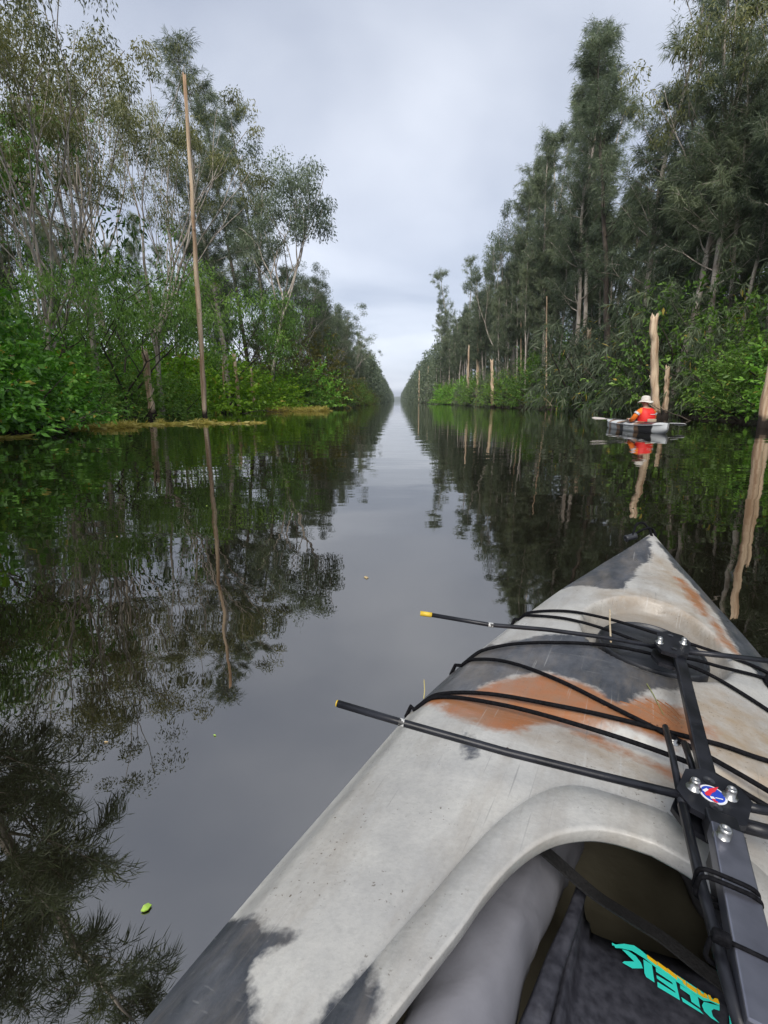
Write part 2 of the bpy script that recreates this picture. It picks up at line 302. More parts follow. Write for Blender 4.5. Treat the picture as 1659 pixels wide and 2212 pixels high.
def gum(seed, h, fork=0.3, leaf=(0.12, 0.2), stems=4, clump=0.6, per=80, tint=0.5, lev=3, spread=0.5):
    rng = np.random.default_rng(seed); t = Plant()
    def clumps(c, r, n, ct):
        o = rng.normal(size=(n, 3)); o = o / np.linalg.norm(o, axis=1, keepdims=True) * (rng.random((n, 1)) ** 0.45) * r * np.array([1, 1, 0.75])
        D = o * 0.5 / r + rng.normal(size=(n, 3)) * 0.45 + np.array([0, 0, -0.75])
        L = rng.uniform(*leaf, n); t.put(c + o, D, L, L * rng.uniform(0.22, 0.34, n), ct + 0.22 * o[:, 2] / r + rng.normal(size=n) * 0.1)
    def rec(p, d, L, r, lv):
        P = path(rng, p, d, L, 5, 0.05, 0.09); t.wood.tube(P, np.linspace(r, r * 0.62, 6), 6 if lv < 2 else 4, cap=False)
        if lv >= lev:
            ct = tint + rng.normal() * 0.16
            for _ in range(2): clumps(P[-1] + rng.normal(size=3) * clump * 0.55, clump * rng.uniform(0.6, 1.1), per, ct)
            return
        if lv >= 2 and rng.random() < 0.6:
            tw = path(rng, on(P, 0.6), unit(P[-1] - P[0]) + rng.normal(size=3) * 0.7, L * 0.5, 3, 0.05, 0.1); t.wood.tube(tw, np.linspace(r * 0.3, 0.006, 4), 3, cap=False)
            clumps(tw[-1], clump * 0.75, int(per * 0.7), tint + rng.normal() * 0.16)
        k = 2 if rng.random() < 0.45 else 3
        if lv == 0: k = stems
        a0 = rng.random() * 2 * PI; T = unit(P[-1] - P[-2])
        for i in range(k):
            a = a0 + i * 2 * PI / k + rng.normal() * 0.3; side = np.array([math.cos(a), math.sin(a), 0]); side = unit(side - T * (side @ T))
            sp = spread * rng.uniform(0.6, 1.25)
            rec(on(P, 1.0 if i < 2 else rng.uniform(0.65, 0.98)), T * math.cos(sp) + side * math.sin(sp), L * rng.uniform(0.62, 0.95) if lv else h * (1 - fork) * rng.uniform(0.30, 0.42), r * 0.62 * rng.uniform(0.7, 1.0), lv + 1)
    rec(np.array([0, 0, -0.3]), np.array([rng.normal() * 0.06, rng.normal() * 0.06, 1]), h * fork + 0.3, 0.0075 * h + 0.03, 0)
    return t.finish(rng, 'gum', 0.05)
def bush(seed, R, h, leaf=(0.10, 0.16), wf=0.5, n=480, per=13, skirt=0.15, droop=0.15, lumps=0.28):
    rng = np.random.default_rng(seed); t = Plant()
    for i in range(11):
        a = rng.random() * 2 * PI; e = rng.uniform(0.5, 1.3); P = path(rng, (rng.normal() * 0.12 * R, rng.normal() * 0.12 * R, -0.25), azd(a, e), h * rng.uniform(0.6, 0.95), 6, -0.02, 0.12)
        t.wood.tube(P, np.linspace(0.018 * h, 0.006, 7), 5, cap=False)
    for i in range(n):
        v = rng.normal(size=3); v[2] = abs(v[2]) * 0.9 + 0.0; v = unit(v)
        lump = 1 + lumps * mnoise.noise(Vector(v * 2.2) + Vector((seed * 3.1, 0, 0))) * 2
        f = rng.random() ** 0.33 * lump; c = np.array([v[0] * R * f, v[1] * R * f, skirt * h * rng.uniform(-0.2, 1) + v[2] * h * (1 - skirt) * f])
        if c[2] < 0.03: c[2] = 0.03
        sd_ = unit(v * 0.9 + rng.normal(size=3) * 0.35 + np.array([0, 0, 0.25]))
        tw = per; fr = np.linspace(0, 1, tw) * rng.uniform(0.35, 0.6); P = c + sd_ * fr[:, None] + np.array([0, 0, -1.0]) * droop * fr[:, None] ** 2 * 2
        D = sd_ * 0.35 + rng.normal(size=(tw, 3)) * 0.55 + v * 0.2; D[:, 2] -= droop
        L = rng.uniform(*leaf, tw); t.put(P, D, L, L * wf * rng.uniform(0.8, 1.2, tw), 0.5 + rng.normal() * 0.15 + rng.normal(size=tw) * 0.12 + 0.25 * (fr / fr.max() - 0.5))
    t.T = [np.where(rng.random(len(x)) < 0.018, 1.3, np.minimum(x, 0.88)) for x in t.T]
    return t.finish(rng, 'bush', 0.12)

KIND = {}
def kind(name, meshes, bark, leaf):
    meshes[0].materials.append(M[bark]); meshes[1].materials.append(M[leaf]); zz = np.zeros(len(meshes[1].vertices) * 3, np.float32)
    meshes[1].vertices.foreach_get('co', zz); KIND[name] = (meshes, float(np.percentile(zz[2::3], 99.7)))
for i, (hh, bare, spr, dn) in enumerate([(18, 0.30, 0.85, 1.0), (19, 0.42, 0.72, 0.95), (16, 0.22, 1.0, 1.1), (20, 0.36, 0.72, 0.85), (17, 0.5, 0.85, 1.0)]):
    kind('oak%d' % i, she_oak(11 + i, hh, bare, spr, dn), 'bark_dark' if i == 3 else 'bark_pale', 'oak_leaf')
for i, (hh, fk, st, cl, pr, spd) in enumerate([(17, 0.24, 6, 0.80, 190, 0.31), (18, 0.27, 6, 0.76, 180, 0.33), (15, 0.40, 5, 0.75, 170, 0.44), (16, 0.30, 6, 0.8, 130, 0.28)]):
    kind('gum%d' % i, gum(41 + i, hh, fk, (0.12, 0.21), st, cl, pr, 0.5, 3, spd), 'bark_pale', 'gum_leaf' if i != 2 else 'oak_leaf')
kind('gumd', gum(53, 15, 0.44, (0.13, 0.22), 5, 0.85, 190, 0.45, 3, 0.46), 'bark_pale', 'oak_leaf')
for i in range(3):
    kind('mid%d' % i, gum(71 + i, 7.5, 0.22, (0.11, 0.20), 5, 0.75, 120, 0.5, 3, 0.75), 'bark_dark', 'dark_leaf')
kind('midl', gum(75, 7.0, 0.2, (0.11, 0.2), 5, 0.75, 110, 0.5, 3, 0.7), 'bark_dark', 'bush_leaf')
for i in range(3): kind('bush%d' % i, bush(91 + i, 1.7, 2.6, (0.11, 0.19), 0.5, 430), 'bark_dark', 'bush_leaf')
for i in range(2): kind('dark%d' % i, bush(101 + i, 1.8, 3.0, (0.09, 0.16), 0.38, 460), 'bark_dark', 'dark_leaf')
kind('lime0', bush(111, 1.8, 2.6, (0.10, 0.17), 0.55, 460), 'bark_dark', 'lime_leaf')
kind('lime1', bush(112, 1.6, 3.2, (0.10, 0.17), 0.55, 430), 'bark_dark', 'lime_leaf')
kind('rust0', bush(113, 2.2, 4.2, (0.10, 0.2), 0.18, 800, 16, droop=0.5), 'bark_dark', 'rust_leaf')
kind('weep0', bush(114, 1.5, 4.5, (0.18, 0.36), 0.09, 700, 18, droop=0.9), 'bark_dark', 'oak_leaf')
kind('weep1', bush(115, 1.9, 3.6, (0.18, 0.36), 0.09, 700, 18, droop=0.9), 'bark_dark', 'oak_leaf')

rngP = np.random.default_rng(5)
def plant(k, name, x, y, height, label, cat, group=None, zb=None, wide=1.0, rz=None, lean=(0, 0)):
    (wd, lf), kh = KIND[k]; s = height / kh
    side = -1 if x < 0 else 1
    if zb is None:
        Yc = y * math.cos(CANAL) + x * math.sin(CANAL); q = x * math.cos(CANAL) - y * math.sin(CANAL)
        zb = ground_z(abs(q) - abs(bank_q(side, Yc)), Yc, side)
        zb = max(zb, -0.3) - 0.05
    e = empty(name, (x, y, zb), rngP.random() * 2 * PI if rz is None else rz); e.scale = (s * wide, s * wide, s)
    e.rotation_euler[0], e.rotation_euler[1] = lean[0], lean[1]
    bushy = cat == 'bush'
    link('stem' if bushy else 'trunk', wd, None, e); link('foliage' if bushy else 'crown', lf, None, e)
    tag(e, label, cat, group); return e
def by_top(k, name, u, v, q, label, cat, group=None, **kw):      # a plant whose top shows at that place, q metres beside the canal axis
    p = at_q(u, v, q); return plant(k, name, p[0], p[1], p[2] - 0.3, label, cat, group, **kw)

# ---- trees of the weed-mat bank that can be told apart
GL = 'trees on the bank with the floating weed'; GR = 'trees on the bank behind the other kayaker'
by_top('gum0', 'gum_tree', -20, -60, -12.5, 'tall pale-limbed gum with a spilling crown above the bright leafy shrubs', 'tree', GL)
by_top('gum1', 'gum_tree', 110, -30, -14.5, 'many-stemmed pale gum rising behind the dark-trunked spreading tree', 'tree', GL)
by_top('gum3', 'gum_tree', 190, 70, -17, 'olive gum standing back between two taller gums', 'tree', GL)
by_top('gum1', 'gum_tree', 275, 95, -13.5, 'open olive-crowned gum just before the tall bare pole', 'tree', GL, rz=1.0)
by_top('gum0', 'gum_tree', 325, 165, -16.5, 'slim pale gum with bare forked limbs beside the tall bare pole', 'tree', GL, rz=4.0, wide=0.55)
by_top('oak0', 'she_oak_tree', 452, 104, -12.6, 'dark spire-topped she-oak directly beyond the tall bare pole', 'tree', GL, wide=1.1)
by_top('oak3', 'she_oak_tree', 505, 180, -15.0, 'narrow dark she-oak behind the spire-topped one', 'tree', GL)
by_top('oak2', 'she_oak_tree', 552, 196, -13.8, 'broad dark she-oak between the spired one and the forked gum', 'tree', GL)
by_top('gumd', 'gum_tree', 555, 290, -12.6, 'rounded gum on a pale forked trunk, limbs reaching over the canal', 'tree', GL, rz=0.6)
by_top('gumd', 'gum_tree', 690, 570, -10.2, 'slender open-crowned gum standing alone against the sky past the olive bush', 'tree', GL, rz=2.8, wide=0.75)
by_top('oak4', 'she_oak_tree', 690, 600, -11.2, 'short she-oak crowding the slender open-crowned gum', 'tree', GL)
by_top('mid0', 'spreading_tree', 235, 520, -13.2, 'dark-trunked spreading tree with black limbs behind the leafy bank shrubs', 'tree', GL, wide=1.1)
by_top('mid1', 'spreading_tree', 60, 560, -12.0, 'dense dark green tree above the pink-flowered bank shrub', 'tree', GL)
by_top('mid2', 'spreading_tree', 380, 500, -14.2, 'dark green leafy tree wrapped round the tall bare pole', 'tree', GL)
by_top('mid1', 'spreading_tree', 480, 600, -14.0, 'leafy dark tree behind the lime green bush', 'tree', GL, rz=1.0)
by_top('gum3', 'gum_tree', 30, 240, -19, 'pale gum standing well back behind the dense dark green tree', 'tree', GL)
p_ = canal(-11.0, 10.6); plant('gumd', 'gum_tree', p_[0], p_[1], 20.5, 'big bank-edge gum whose high crown shows only mirrored in the water', 'tree', GL, wide=0.95, rz=3.5, lean=(0.0, 0.08))
p_ = canal(-10.8, 8.6); plant('oak2', 'she_oak_tree', p_[0], p_[1], 20.0, 'tall she-oak beside the big gum, mirrored in the water', 'tree', GL, wide=1.15, rz=1.0, lean=(0.0, 0.06))
p_ = canal(-11.6, 11.2); plant('oak4', 'she_oak_tree', p_[0], p_[1], 21.0, 'high she-oak leaning over the canal by the pink-flowered shrub', 'tree', GL, wide=1.05, rz=4.0, lean=(-0.05, 0.17))
p_ = canal(-10.6, 5.6); plant('oak0', 'she_oak_tree', p_[0], p_[1], 19.0, 'dark she-oak at the bank edge seen only mirrored beside the floating leaf', 'tree', GL, wide=1.2, rz=2.0, lean=(0.0, 0.06))
# fill: the wood behind and beyond
LAB_L = 'slender tree in the unbroken tree wall of the weed-mat bank'
LAB_R = 'slender grey-green tree in the tall tree wall behind the other kayaker'
rf = np.random.default_rng(77)
ZL = [(20, 'behind the leafy shrubs at the weed mat'), (32, 'behind the broken stump and the tall bare pole'), (50, 'behind the lime green bushes'), (66, 'around the olive rust bush'), (100, 'just past the olive rust bush'), (999, 'before the far wood of the weed-mat bank')]
ZR = [(20, 'beyond the two-stemmed dead trunk'), (32, 'behind the thick bare stump'), (45, 'between the thick stump and the leaning grey trunk'), (60, 'past the leaning grey trunk'), (80, 'beside the short grey post'), (115, 'behind the pair of reddish poles'), (999, 'before the far wood of the kayaker\'s bank')]
WORD = dict(oak0='full-crowned she-oak', oak1='high-crowned pale-trunked she-oak', oak2='broad bushy she-oak', oak3='narrow dark-trunked she-oak', oak4='half-bare pale she-oak', gum0='pale many-limbed gum', gum1='wide pale gum', gum2='grey-green gum', gum3='olive gum', mid0='dark spreading tree', mid1='dense dark tree', mid2='dark green leafy tree',
            dark0='dark small-leaved bush', dark1='tall dark narrow-leaved bush', bush0='bright broad-leaved bush', bush1='mid green broad-leaved bush', bush2='round broad-leaved bush', weep0='tall feathery weeping bush', weep1='wide feathery weeping bush', rust0='olive drooping bush')
def where(k, side, Y, rw): return rw + ' ' + WORD[k] + ' ' + next(t for y, t in (ZL if side < 0 else ZR) if Y < y)
def row(side, Y0, Y1, step, dq, hr, kinds, label, group, wide=(0.8, 1.1), name='she_oak_tree'):
    Y = Y0
    while Y < Y1:
        q = bank_q(side, Y) + side * (dq + rf.uniform(-0.8, 0.8)); p = canal(q, Y)
        k = kinds[rf.integers(len(kinds))]
        plant(k, 'gum_tree' if k[:3] == 'gum' else ('spreading_tree' if k[:3] == 'mid' else 'she_oak_tree'), p[0], p[1], rf.uniform(*hr), where(k, side, Y, label), 'tree', group, wide=rf.uniform(*wide))
        Y += step * rf.uniform(0.7, 1.35)
row(-1, 12, 62, 3.4, 6.5, (10, 14), ['oak0', 'oak2', 'gum2', 'oak4', 'mid0', 'mid2'], 'second-row', GL)
row(-1, 14, 62, 3.8, 11, (12, 16), ['oak1', 'gum3', 'oak2', 'oak4'], 'back-row', GL)
row(-1, 57, 165, 3.4, 1.6, (11.5, 16), ['oak1', 'oak2', 'oak4', 'gum2', 'oak0'], 'water-edge', GL)
row(-1, 57, 165, 5.0, 5.0, (13, 17), ['oak0', 'oak1', 'oak3', 'gum2'], 'second-row', GL)
# ---- trees of the other bank that can be told apart
by_top('oak3', 'she_oak_tree', 1395, -30, 15.5, 'tallest open-branched ragged she-oak, behind the thick bare stump', 'tree', GR, wide=1.2)
by_top('oak0', 'she_oak_tree', 1300, 108, 17.0, 'dark ragged she-oak leaning beside the tallest open-branched one', 'tree', GR)
by_top('oak2', 'she_oak_tree', 1255, 205, 17.5, 'bushy she-oak behind the leaning grey trunk', 'tree', GR)
by_top('oak1', 'she_oak_tree', 1215, 282, 17.0, 'she-oak with a thin pointed tip, above the weeping grey-green foliage', 'tree', GR)
by_top('oak4', 'she_oak_tree', 1140, 345, 16.0, 'she-oak with twin ragged tips over the pale straight trunks', 'tree', GR)
by_top('gum2', 'gum_tree', 1088, 440, 15.0, 'thin leafy tree standing out against the sky on the canal edge', 'tree', GR, wide=0.6)
by_top('oak0', 'she_oak_tree', 1470, -120, 16.5, 'dense she-oak with a dark straight trunk behind the kayaker in red', 'tree', GR)
by_top('oak2', 'she_oak_tree', 1560, -160, 15.0, 'broad hanging she-oak over the shrubs beyond the kayaker in red', 'tree', GR, wide=1.15)
by_top('oak0', 'she_oak_tree', 1650, -200, 16.0, 'wide dark she-oak above the leaning twin stump', 'tree', GR, wide=1.1)
by_top('gum1', 'gum_tree', 1610, -90, 19.0, 'gum with thin pale limbs behind the wide dark she-oak', 'tree', GR)
for k_, (u_, v_, q_, kd_, lb_) in enumerate([(1330, 30, 17.5, 'oak1', 'feathery she-oak filling the gap beside the tallest open-branched one'), (1278, 150, 18.5, 'oak4', 'ragged she-oak just behind the leaning bushy pair'), (1235, 235, 18.5, 'oak2', 'dense she-oak between the bushy one and the thin-tipped one'),
        (1180, 305, 17.5, 'oak0', 'full she-oak between the thin-tipped and the twin-tipped ones'), (1160, 345, 18.5, 'oak1', 'grey-green she-oak tucked behind the twin-tipped one'), (1112, 400, 16.5, 'oak2', 'bushy she-oak stepping down from the twin-tipped one'), (1062, 520, 15.5, 'oak4', 'lower she-oak beyond the thin leafy tree at the canal edge'),
        (1030, 560, 16.0, 'oak0', 'she-oak behind the taller reddish pole'), (990, 580, 15.5, 'oak2', 'wide she-oak ahead of the shorter reddish pole'), (958, 645, 15.0, 'oak1', 'narrow she-oak where the tree wall drops towards the far wood')]):
    by_top(kd_, 'she_oak_tree', u_, v_, q_, lb_, 'tree', GR, wide=0.95)
row(1, 6, 62, 2.1, 2.6, (15, 20), ['oak0', 'oak2', 'oak1', 'oak4'], 'front-row', GR)
row(1, 8, 62, 2.1, 6.0, (17, 22), ['oak1', 'oak4', 'oak2', 'oak3'], 'second-row', GR)
row(1, 10, 60, 3.6, 10.5, (17, 21), ['oak0', 'oak1', 'gum3', 'oak2'], 'back-row', GR)
row(1, 60, 165, 2.5, 1.8, (15, 20.5), ['oak1', 'oak2', 'oak4', 'oak0'], 'water-edge', GR)
row(1, 60, 165, 4.2, 5.5, (18, 22), ['oak0', 'oak1', 'oak3', 'oak4'], 'second-row', GR)
# thin pale trunks that stand in front of the wood
# ---- bushes
BL = 'bushes along the weed-mat bank'; BR = 'bushes along the bank behind the other kayaker'
def brow(side, Y0, Y1, step, dq, hr, kinds, label, group, wide=(0.9, 1.3)):
    Y = Y0
    while Y < Y1:
        q = bank_q(side, Y) + side * (dq + rf.uniform(-0.5, 0.5)); p = canal(q, Y)
        k = kinds[rf.integers(len(kinds))]; plant(k, 'bush', p[0], p[1], rf.uniform(*hr), where(k, side, Y, label), 'bush', group, wide=rf.uniform(*wide)); Y += step * rf.uniform(0.75, 1.3)
def bush_at(k, u, v, Y, q, h, label, group, **kw):
    p = canal(q, Y); plant(k, 'bush', p[0], p[1], h, label, 'bush', group, **kw)
LBL = 'leafy dark green bush in the understorey of the weed-mat bank'
LBR = 'leafy dark green bush in the understorey behind the other kayaker'
bush_at('bush0', 0, 0, 11.0, -10.0, 2.5, 'bright leafy shrub hanging over the water at the weed mat, dotted with pink flowers', BL, wide=1.25)
bush_at('bush1', 0, 0, 13.6, -10.2, 2.4, 'broad-leaved green shrub beside the pink-flowered one', BL, wide=1.2)
bush_at('bush2', 0, 0, 16.0, -11.0, 2.3, 'rounded leafy green shrub behind the tuft of yellow grass', BL, wide=1.2)
bush_at('bush1', 0, 0, 12.2, -12.0, 4.2, 'tall bright green shrub behind the pink-flowered one', BL, wide=0.9)
bush_at('dark0', 0, 0, 15.0, -12.8, 4.0, 'tall dark shrub behind the rounded leafy one', BL)
bush_at('dark1', 0, 0, 19.5, -12.6, 3.2, 'dark shrub with dry twigs before the broken stump', BL)
bush_at('lime1', 0, 0, 9.8, -11.2, 5.2, 'yellow-green creeper-covered shrub at the foot of the tall gums', BL, wide=0.7)
bush_at('dark0', 0, 0, 25.5, -13.4, 3.4, 'dense dark green bush between the broken stump and the tall bare pole', BL, wide=1.2)
bush_at('dark1', 0, 0, 29.0, -13.2, 3.2, 'dark green bush right behind the tall bare pole', BL, wide=1.2)
bush_at('lime0', 0, 0, 32.5, -14.2, 5.2, 'lime green bush above the dark one behind the tall bare pole', BL, wide=1.0)
bush_at('lime1', 0, 0, 38.0, -13.6, 5.4, 'lime green leafy bush climbing behind the thin bare post', BL, wide=1.2)
bush_at('lime0', 0, 0, 43.5, -12.6, 4.3, 'wide lime green bush beside the short red-brown post', BL, wide=1.5)
bush_at('lime0', 0, 0, 46.0, -11.8, 3.2, 'low lime green bush at the water by the far grass strip', BL, wide=1.4)
bush_at('dark1', 0, 0, 51.0, -10.6, 4.2, 'dark bush behind the far strip of yellow grass', BL, wide=1.2)
bush_at('bush2', 0, 0, 55.0, -9.4, 5.0, 'mid green bush standing over the far end of the grass strip', BL, wide=1.1)
bush_at('rust0', 0, 0, 58.0, -10.6, 9.2, 'large olive and rust coloured bush above the mid green one', BL, wide=0.95)
bush_at('rust0', 0, 0, 63.0, -9.6, 7.6, 'smaller olive bush beside the large rust coloured one', BL, wide=0.9, rz=2.0)
bush_at('rust0', 0, 0, 53.0, -12.6, 8.4, 'olive drooping bush behind the lime green ones', BL, wide=0.9, rz=4.0)
brow(-1, 6, 56, 2.2, 2.2, (2.4, 4.4), ['dark0', 'dark1', 'bush1', 'bush2'], 'front-row', BL)
brow(-1, 6, 60, 2.6, 4.6, (3.5, 6.0), ['dark0', 'dark1', 'bush0', 'dark1'], 'second-row', BL)
brow(-1, 66, 150, 3.2, 0.8, (2.5, 5.5), ['dark0', 'dark1', 'weep0', 'rust0'], 'water-edge', BL)
bush_at('weep0', 0, 0, 33, 16.4, 8.5, 'tall weeping grey-green bush beside the leaning grey trunk', BR, wide=1.0)
bush_at('weep1', 0, 0, 45, 17.2, 8.0, 'weeping feathery bush above the canal, before the pale straight trunks', BR, wide=1.1)
bush_at('bush0', 0, 0, 45, 17.0, 3.2, 'bright leafy bush at the foot of the leaning grey trunk', BR, wide=1.3)
bush_at('dark1', 0, 0, 21.5, 15.4, 3.4, 'dark spreading shrub beyond the thin broken stump', BR, wide=1.2)
bush_at('bush1', 0, 0, 18.0, 14.6, 3.0, 'pale green shrub between the thin stump and the leaning twin stump', BR, wide=1.2)
bush_at('dark0', 0, 0, 28.0, 17.6, 6.0, 'tall creeper-hung bush behind the thick bare stump', BR, wide=0.8)
brow(1, 8, 60, 2.1, 1.2, (1.8, 3.4), ['dark0', 'dark1', 'bush1', 'weep1', 'dark0', 'dark1', 'weep0'], 'water-edge', BR)
brow(1, 8, 60, 2.3, 3.4, (3.5, 6.5), ['dark0', 'weep1', 'dark1', 'weep0', 'bush0'], 'second-row', BR)
brow(1, 9, 60, 3.0, 6.0, (5, 8), ['dark0', 'dark1', 'weep0', 'weep1'], 'second-row', BR)
brow(1, 24, 62, 3.4, 2.0, (5.0, 8.5), ['weep0', 'weep1', 'weep0', 'dark0'], 'front-row', BR, (0.8, 1.0))
brow(1, 30, 75, 4.0, 8.5, (7, 10), ['dark0', 'weep0', 'dark1'], 'back-row', BR, (0.9, 1.2))
brow(1, 60, 120, 4.5, 4.5, (5, 8), ['dark0', 'weep0', 'dark1'], 'second-row', BR, (0.9, 1.2))
brow(1, 60, 150, 2.6, 0.9, (2.4, 6), ['dark0', 'dark1', 'weep0', 'weep1', 'bush2'], 'water-edge', BR)
def flowers():
    bsh = next(o for o in C.objects if 'pink flowers' in str(o.get('label', ''))); pm = mat('pink_petals', (0.72, 0.30, 0.30), 0.6); rng = np.random.default_rng(8); sx, sz = bsh.scale[0], bsh.scale[2]
    m = MB()
    for k in range(7):
        a = k * PI * 2 / 7; m.add([(0, 0, 0), (0.05 * math.cos(a - 0.35), 0.05 * math.sin(a - 0.35), 0.02), (0.075 * math.cos(a), 0.075 * math.sin(a), 0.03), (0.05 * math.cos(a + 0.35), 0.05 * math.sin(a + 0.35), 0.02)], [(0, 1, 2, 3)])
    me = m.mesh('flower'); ri = bsh.matrix_basis.inverted()
    for k in range(9):
        p = Vector((bsh.location[0] + rng.uniform(0.9, 1.95), bsh.location[1] + rng.uniform(-1.3, 1.2), rng.uniform(0.5, 1.9))); o = link('flower', me, pm, bsh); o.location = ri @ p
flowers()
# ---- the depth of the wood behind the front trees, where single trees no longer show
def deep_wood(side, h0, h1, label):
    rng = np.random.default_rng(500 + side); m = MB(); e = empty('background_wood', tuple(canal(bank_q(side, 30) + side * 16, 30)) + (0.3,))
    for k in range(230):
        Y = rng.uniform(-6, 170); q = bank_q(side, Y) + side * rng.uniform(14, 34); c = canal(q, Y); hh = rng.uniform(h0, h1); n = 330; R = rng.uniform(1.8, 3.2)
        v = rng.normal(size=(n, 3)); v /= np.linalg.norm(v, axis=1, keepdims=True); f = rng.random((n, 1)) ** 0.4
        P = v * f * np.array([R, R, hh / 2]) + np.array([c[0], c[1], hh / 2 + 0.3]); P[:, 2] = np.maximum(P[:, 2], 0.4)
        L = rng.uniform(0.35, 0.8, n); m.leaves(P - np.array(e.location), rng.normal(size=(n, 3)) * 0.5 + np.array([0, 0, -0.4]), L, L * 0.4, rng, np.clip(rng.normal() * 0.15 + 0.4 + rng.normal(size=n) * 0.12, 0, 1))
    o = m.obj('foliage', M['dark_leaf'], e, tint=True); o['kind'] = 'stuff'; tag(e, label, 'trees', kind='stuff')
deep_wood(-1, 5, 8.5, 'dim depth of the wood behind the trees of the weed-mat bank')
deep_wood(1, 12, 18, 'dim depth of the wood behind the trees on the kayaker\'s bank')
# ---- the far wood, one mass to the end of the canal
def far_wood(side, name, label):
    rng = np.random.default_rng(300 + side); lf, wd = MB(), MB()
    Y = 150.0
    while Y < 1250:
        for rowi in range(2 if Y < 600 else 1):
            q = bank_q(side, Y) + side * (1.2 + rowi * 5 + rng.uniform(-0.8, 0.8)); p = canal(q, Y + rng.uniform(-2, 2)); hh = rng.uniform(12, 17) if side < 0 else rng.uniform(14, 20)
            big = 1 + (Y - 150) / 700; n = int(520 / big); f = rng.random(n); rr = (0.10 + 0.13 * (1 - f)) * hh * (0.4 + 0.6 * rng.random(n)) ; a = rng.random(n) * 2 * PI
            P = np.stack([p[0] + rr * np.cos(a), p[1] + rr * np.sin(a), hh * f ** 0.9], -1); D = rng.normal(size=(n, 3)) * 0.5 + np.array([0, 0, -0.4])
            L = rng.uniform(0.5, 1.0, n) * big; lf.leaves(P, D, L, L * 0.35, rng, np.clip(rng.normal() * 0.15 + 0.5 + rng.normal(size=n) * 0.15, 0, 1))
            if rowi == 0: wd.tube([(p[0], p[1], -0.2), (p[0] + rng.normal() * 0.3, p[1], hh * 0.7)], [0.14, 0.06], 4)
        Y += 3.2 * (1 + (Y - 150) / 500)
    e = empty(name, tuple(canal(bank_q(side, 150), 150)) + (0,)); tag(e, label, 'trees', kind='stuff')
    for nm, mb, m, ti in (('crowns', lf, 'oak_leaf', True), ('trunks', wd, 'bark_pale', False)):
        o = mb.obj(nm, M[m], e, tint=ti); o.matrix_parent_inverse = Matrix.Translation(-e.location); o['kind'] = 'stuff'
far_wood(-1, 'distant_wood', 'far wood of the weed-mat bank closing in on the end of the canal')
far_wood(1, 'distant_wood', 'far wood of the kayaker\'s bank closing in on the end of the canal')

# ------------------------------------------------------------------ dead trunks standing in the water
def stump(u0, v0, u1, v1, wpx, name, label, z0=0.0, jag=True, twin=None, wet=0.5, Yuse=None):
    """base and top as they show; the foot is on the water there"""
    b = on_water(u0, v0); Y = b[1]; d = ray(u1, v1); tp = d * (Y / d[1]) + np.array([0, 0, CAM_H])
    rng = np.random.default_rng(int(u0)); r = wpx * 768 / 1659 / F_PX * Y / 2
    L = np.linalg.norm(tp - b); e = empty(name, tuple(b)); up = unit(tp - b)
    n = 15; f = np.linspace(0, 1, n); P = np.outer(f, tp - b) + np.c_[rng.normal(size=n), rng.normal(size=n), np.zeros(n)] * r * 0.10; P[0] = 0
    P = np.vstack([[-up * 0.5], P]); rad = r * np.r_[1.35, 1.25 - 0.45 * f ** 0.6]; rad[1] *= 1.12
    if L > 8: rad = r * np.r_[1.1, 1.1 - 0.5 * f]
    m = MB(); P2 = spline(P, 3); m.tube(P2, np.interp(np.linspace(0, 1, len(P2)), np.linspace(0, 1, len(P)), rad), 14)
    V = m.v[0]
    for i in range(len(V)):
        V[i] *= 1; a = mnoise.noise(Vector((V[i][0] * 6 / max(r * 8, .3), V[i][1] * 6 / max(r * 8, .3), V[i][2] * 0.7)) + Vector((u0, 0, 0)))
        V[i][:2] += (a * 0.3 * r)
    cen = np.vstack([np.repeat(P2, 14, 0), P2[:1], P2[-1:]]); off = V - cen; an = np.arctan2(off[:, 1], off[:, 0])
    for i in range(len(V) - 2):
        g_ = mnoise.noise(Vector((math.cos(an[i]) * 2.6, math.sin(an[i]) * 2.6, V[i][2] * 0.35 + u0))); V[i][:2] = cen[i][:2] + off[i][:2] * (1 + 0.32 * g_)
    if jag:
        top = V[-16:-2]; top[:, 2] += rng.uniform(-0.8, 1.3, 14) * r * 1.2
    m.obj('trunk', M['bark_dead'], e, smooth=True)
    for k in range(2 if L > 1.5 else 1):                      # splinters and branch stubs
        fz = rng.uniform(0.3, 0.75); c = P[0] * 0 + (tp - b) * fz; a = rng.random() * 2 * PI; s_ = MB()
        s_.tube([c, c + np.array([math.cos(a), math.sin(a), 0.8]) * r * 1.2, c + np.array([math.cos(a), math.sin(a), 1.2]) * r * 1.5], [r * 0.3, r * 0.2, r * 0.1], 5)
        s_.obj('branch_stub', M['bark_dead'], e, smooth=True)
    tag(e, label, 'dead trunk', 'dead trunks standing in the water'); return e
stump(331, 903, 312, 760, 14, 'dead_trunk', 'thick broken-topped bare stump beside the floating weed mat')
stump(444, 905, 399, 165, 9, 'dead_trunk', 'very tall bare pole of a dead tree rising out of the weed mat')
stump(518, 891, 506, 768, 8, 'dead_trunk', 'thin bare post in front of the lime green bush')
stump(551, 889, 541, 797, 7, 'dead_trunk', 'short red-brown post where the lime green bush meets the water')
stump(486, 890, 481, 770, 5, 'dead_trunk', 'thin faded trunk half hidden between the tall pole and the thin post')
stump(1262, 887, 1273, 715, 11, 'dead_trunk', 'slightly leaning grey trunk at the foot of the weeping bush')
stump(1417, 904, 1412, 688, 16, 'dead_trunk', 'thick bare stump with ragged top right behind the kayaker', wet=0.3)
stump(1436, 901, 1442, 795, 10, 'dead_trunk', 'thin broken stump beside the thick one behind the kayaker', wet=0.3)
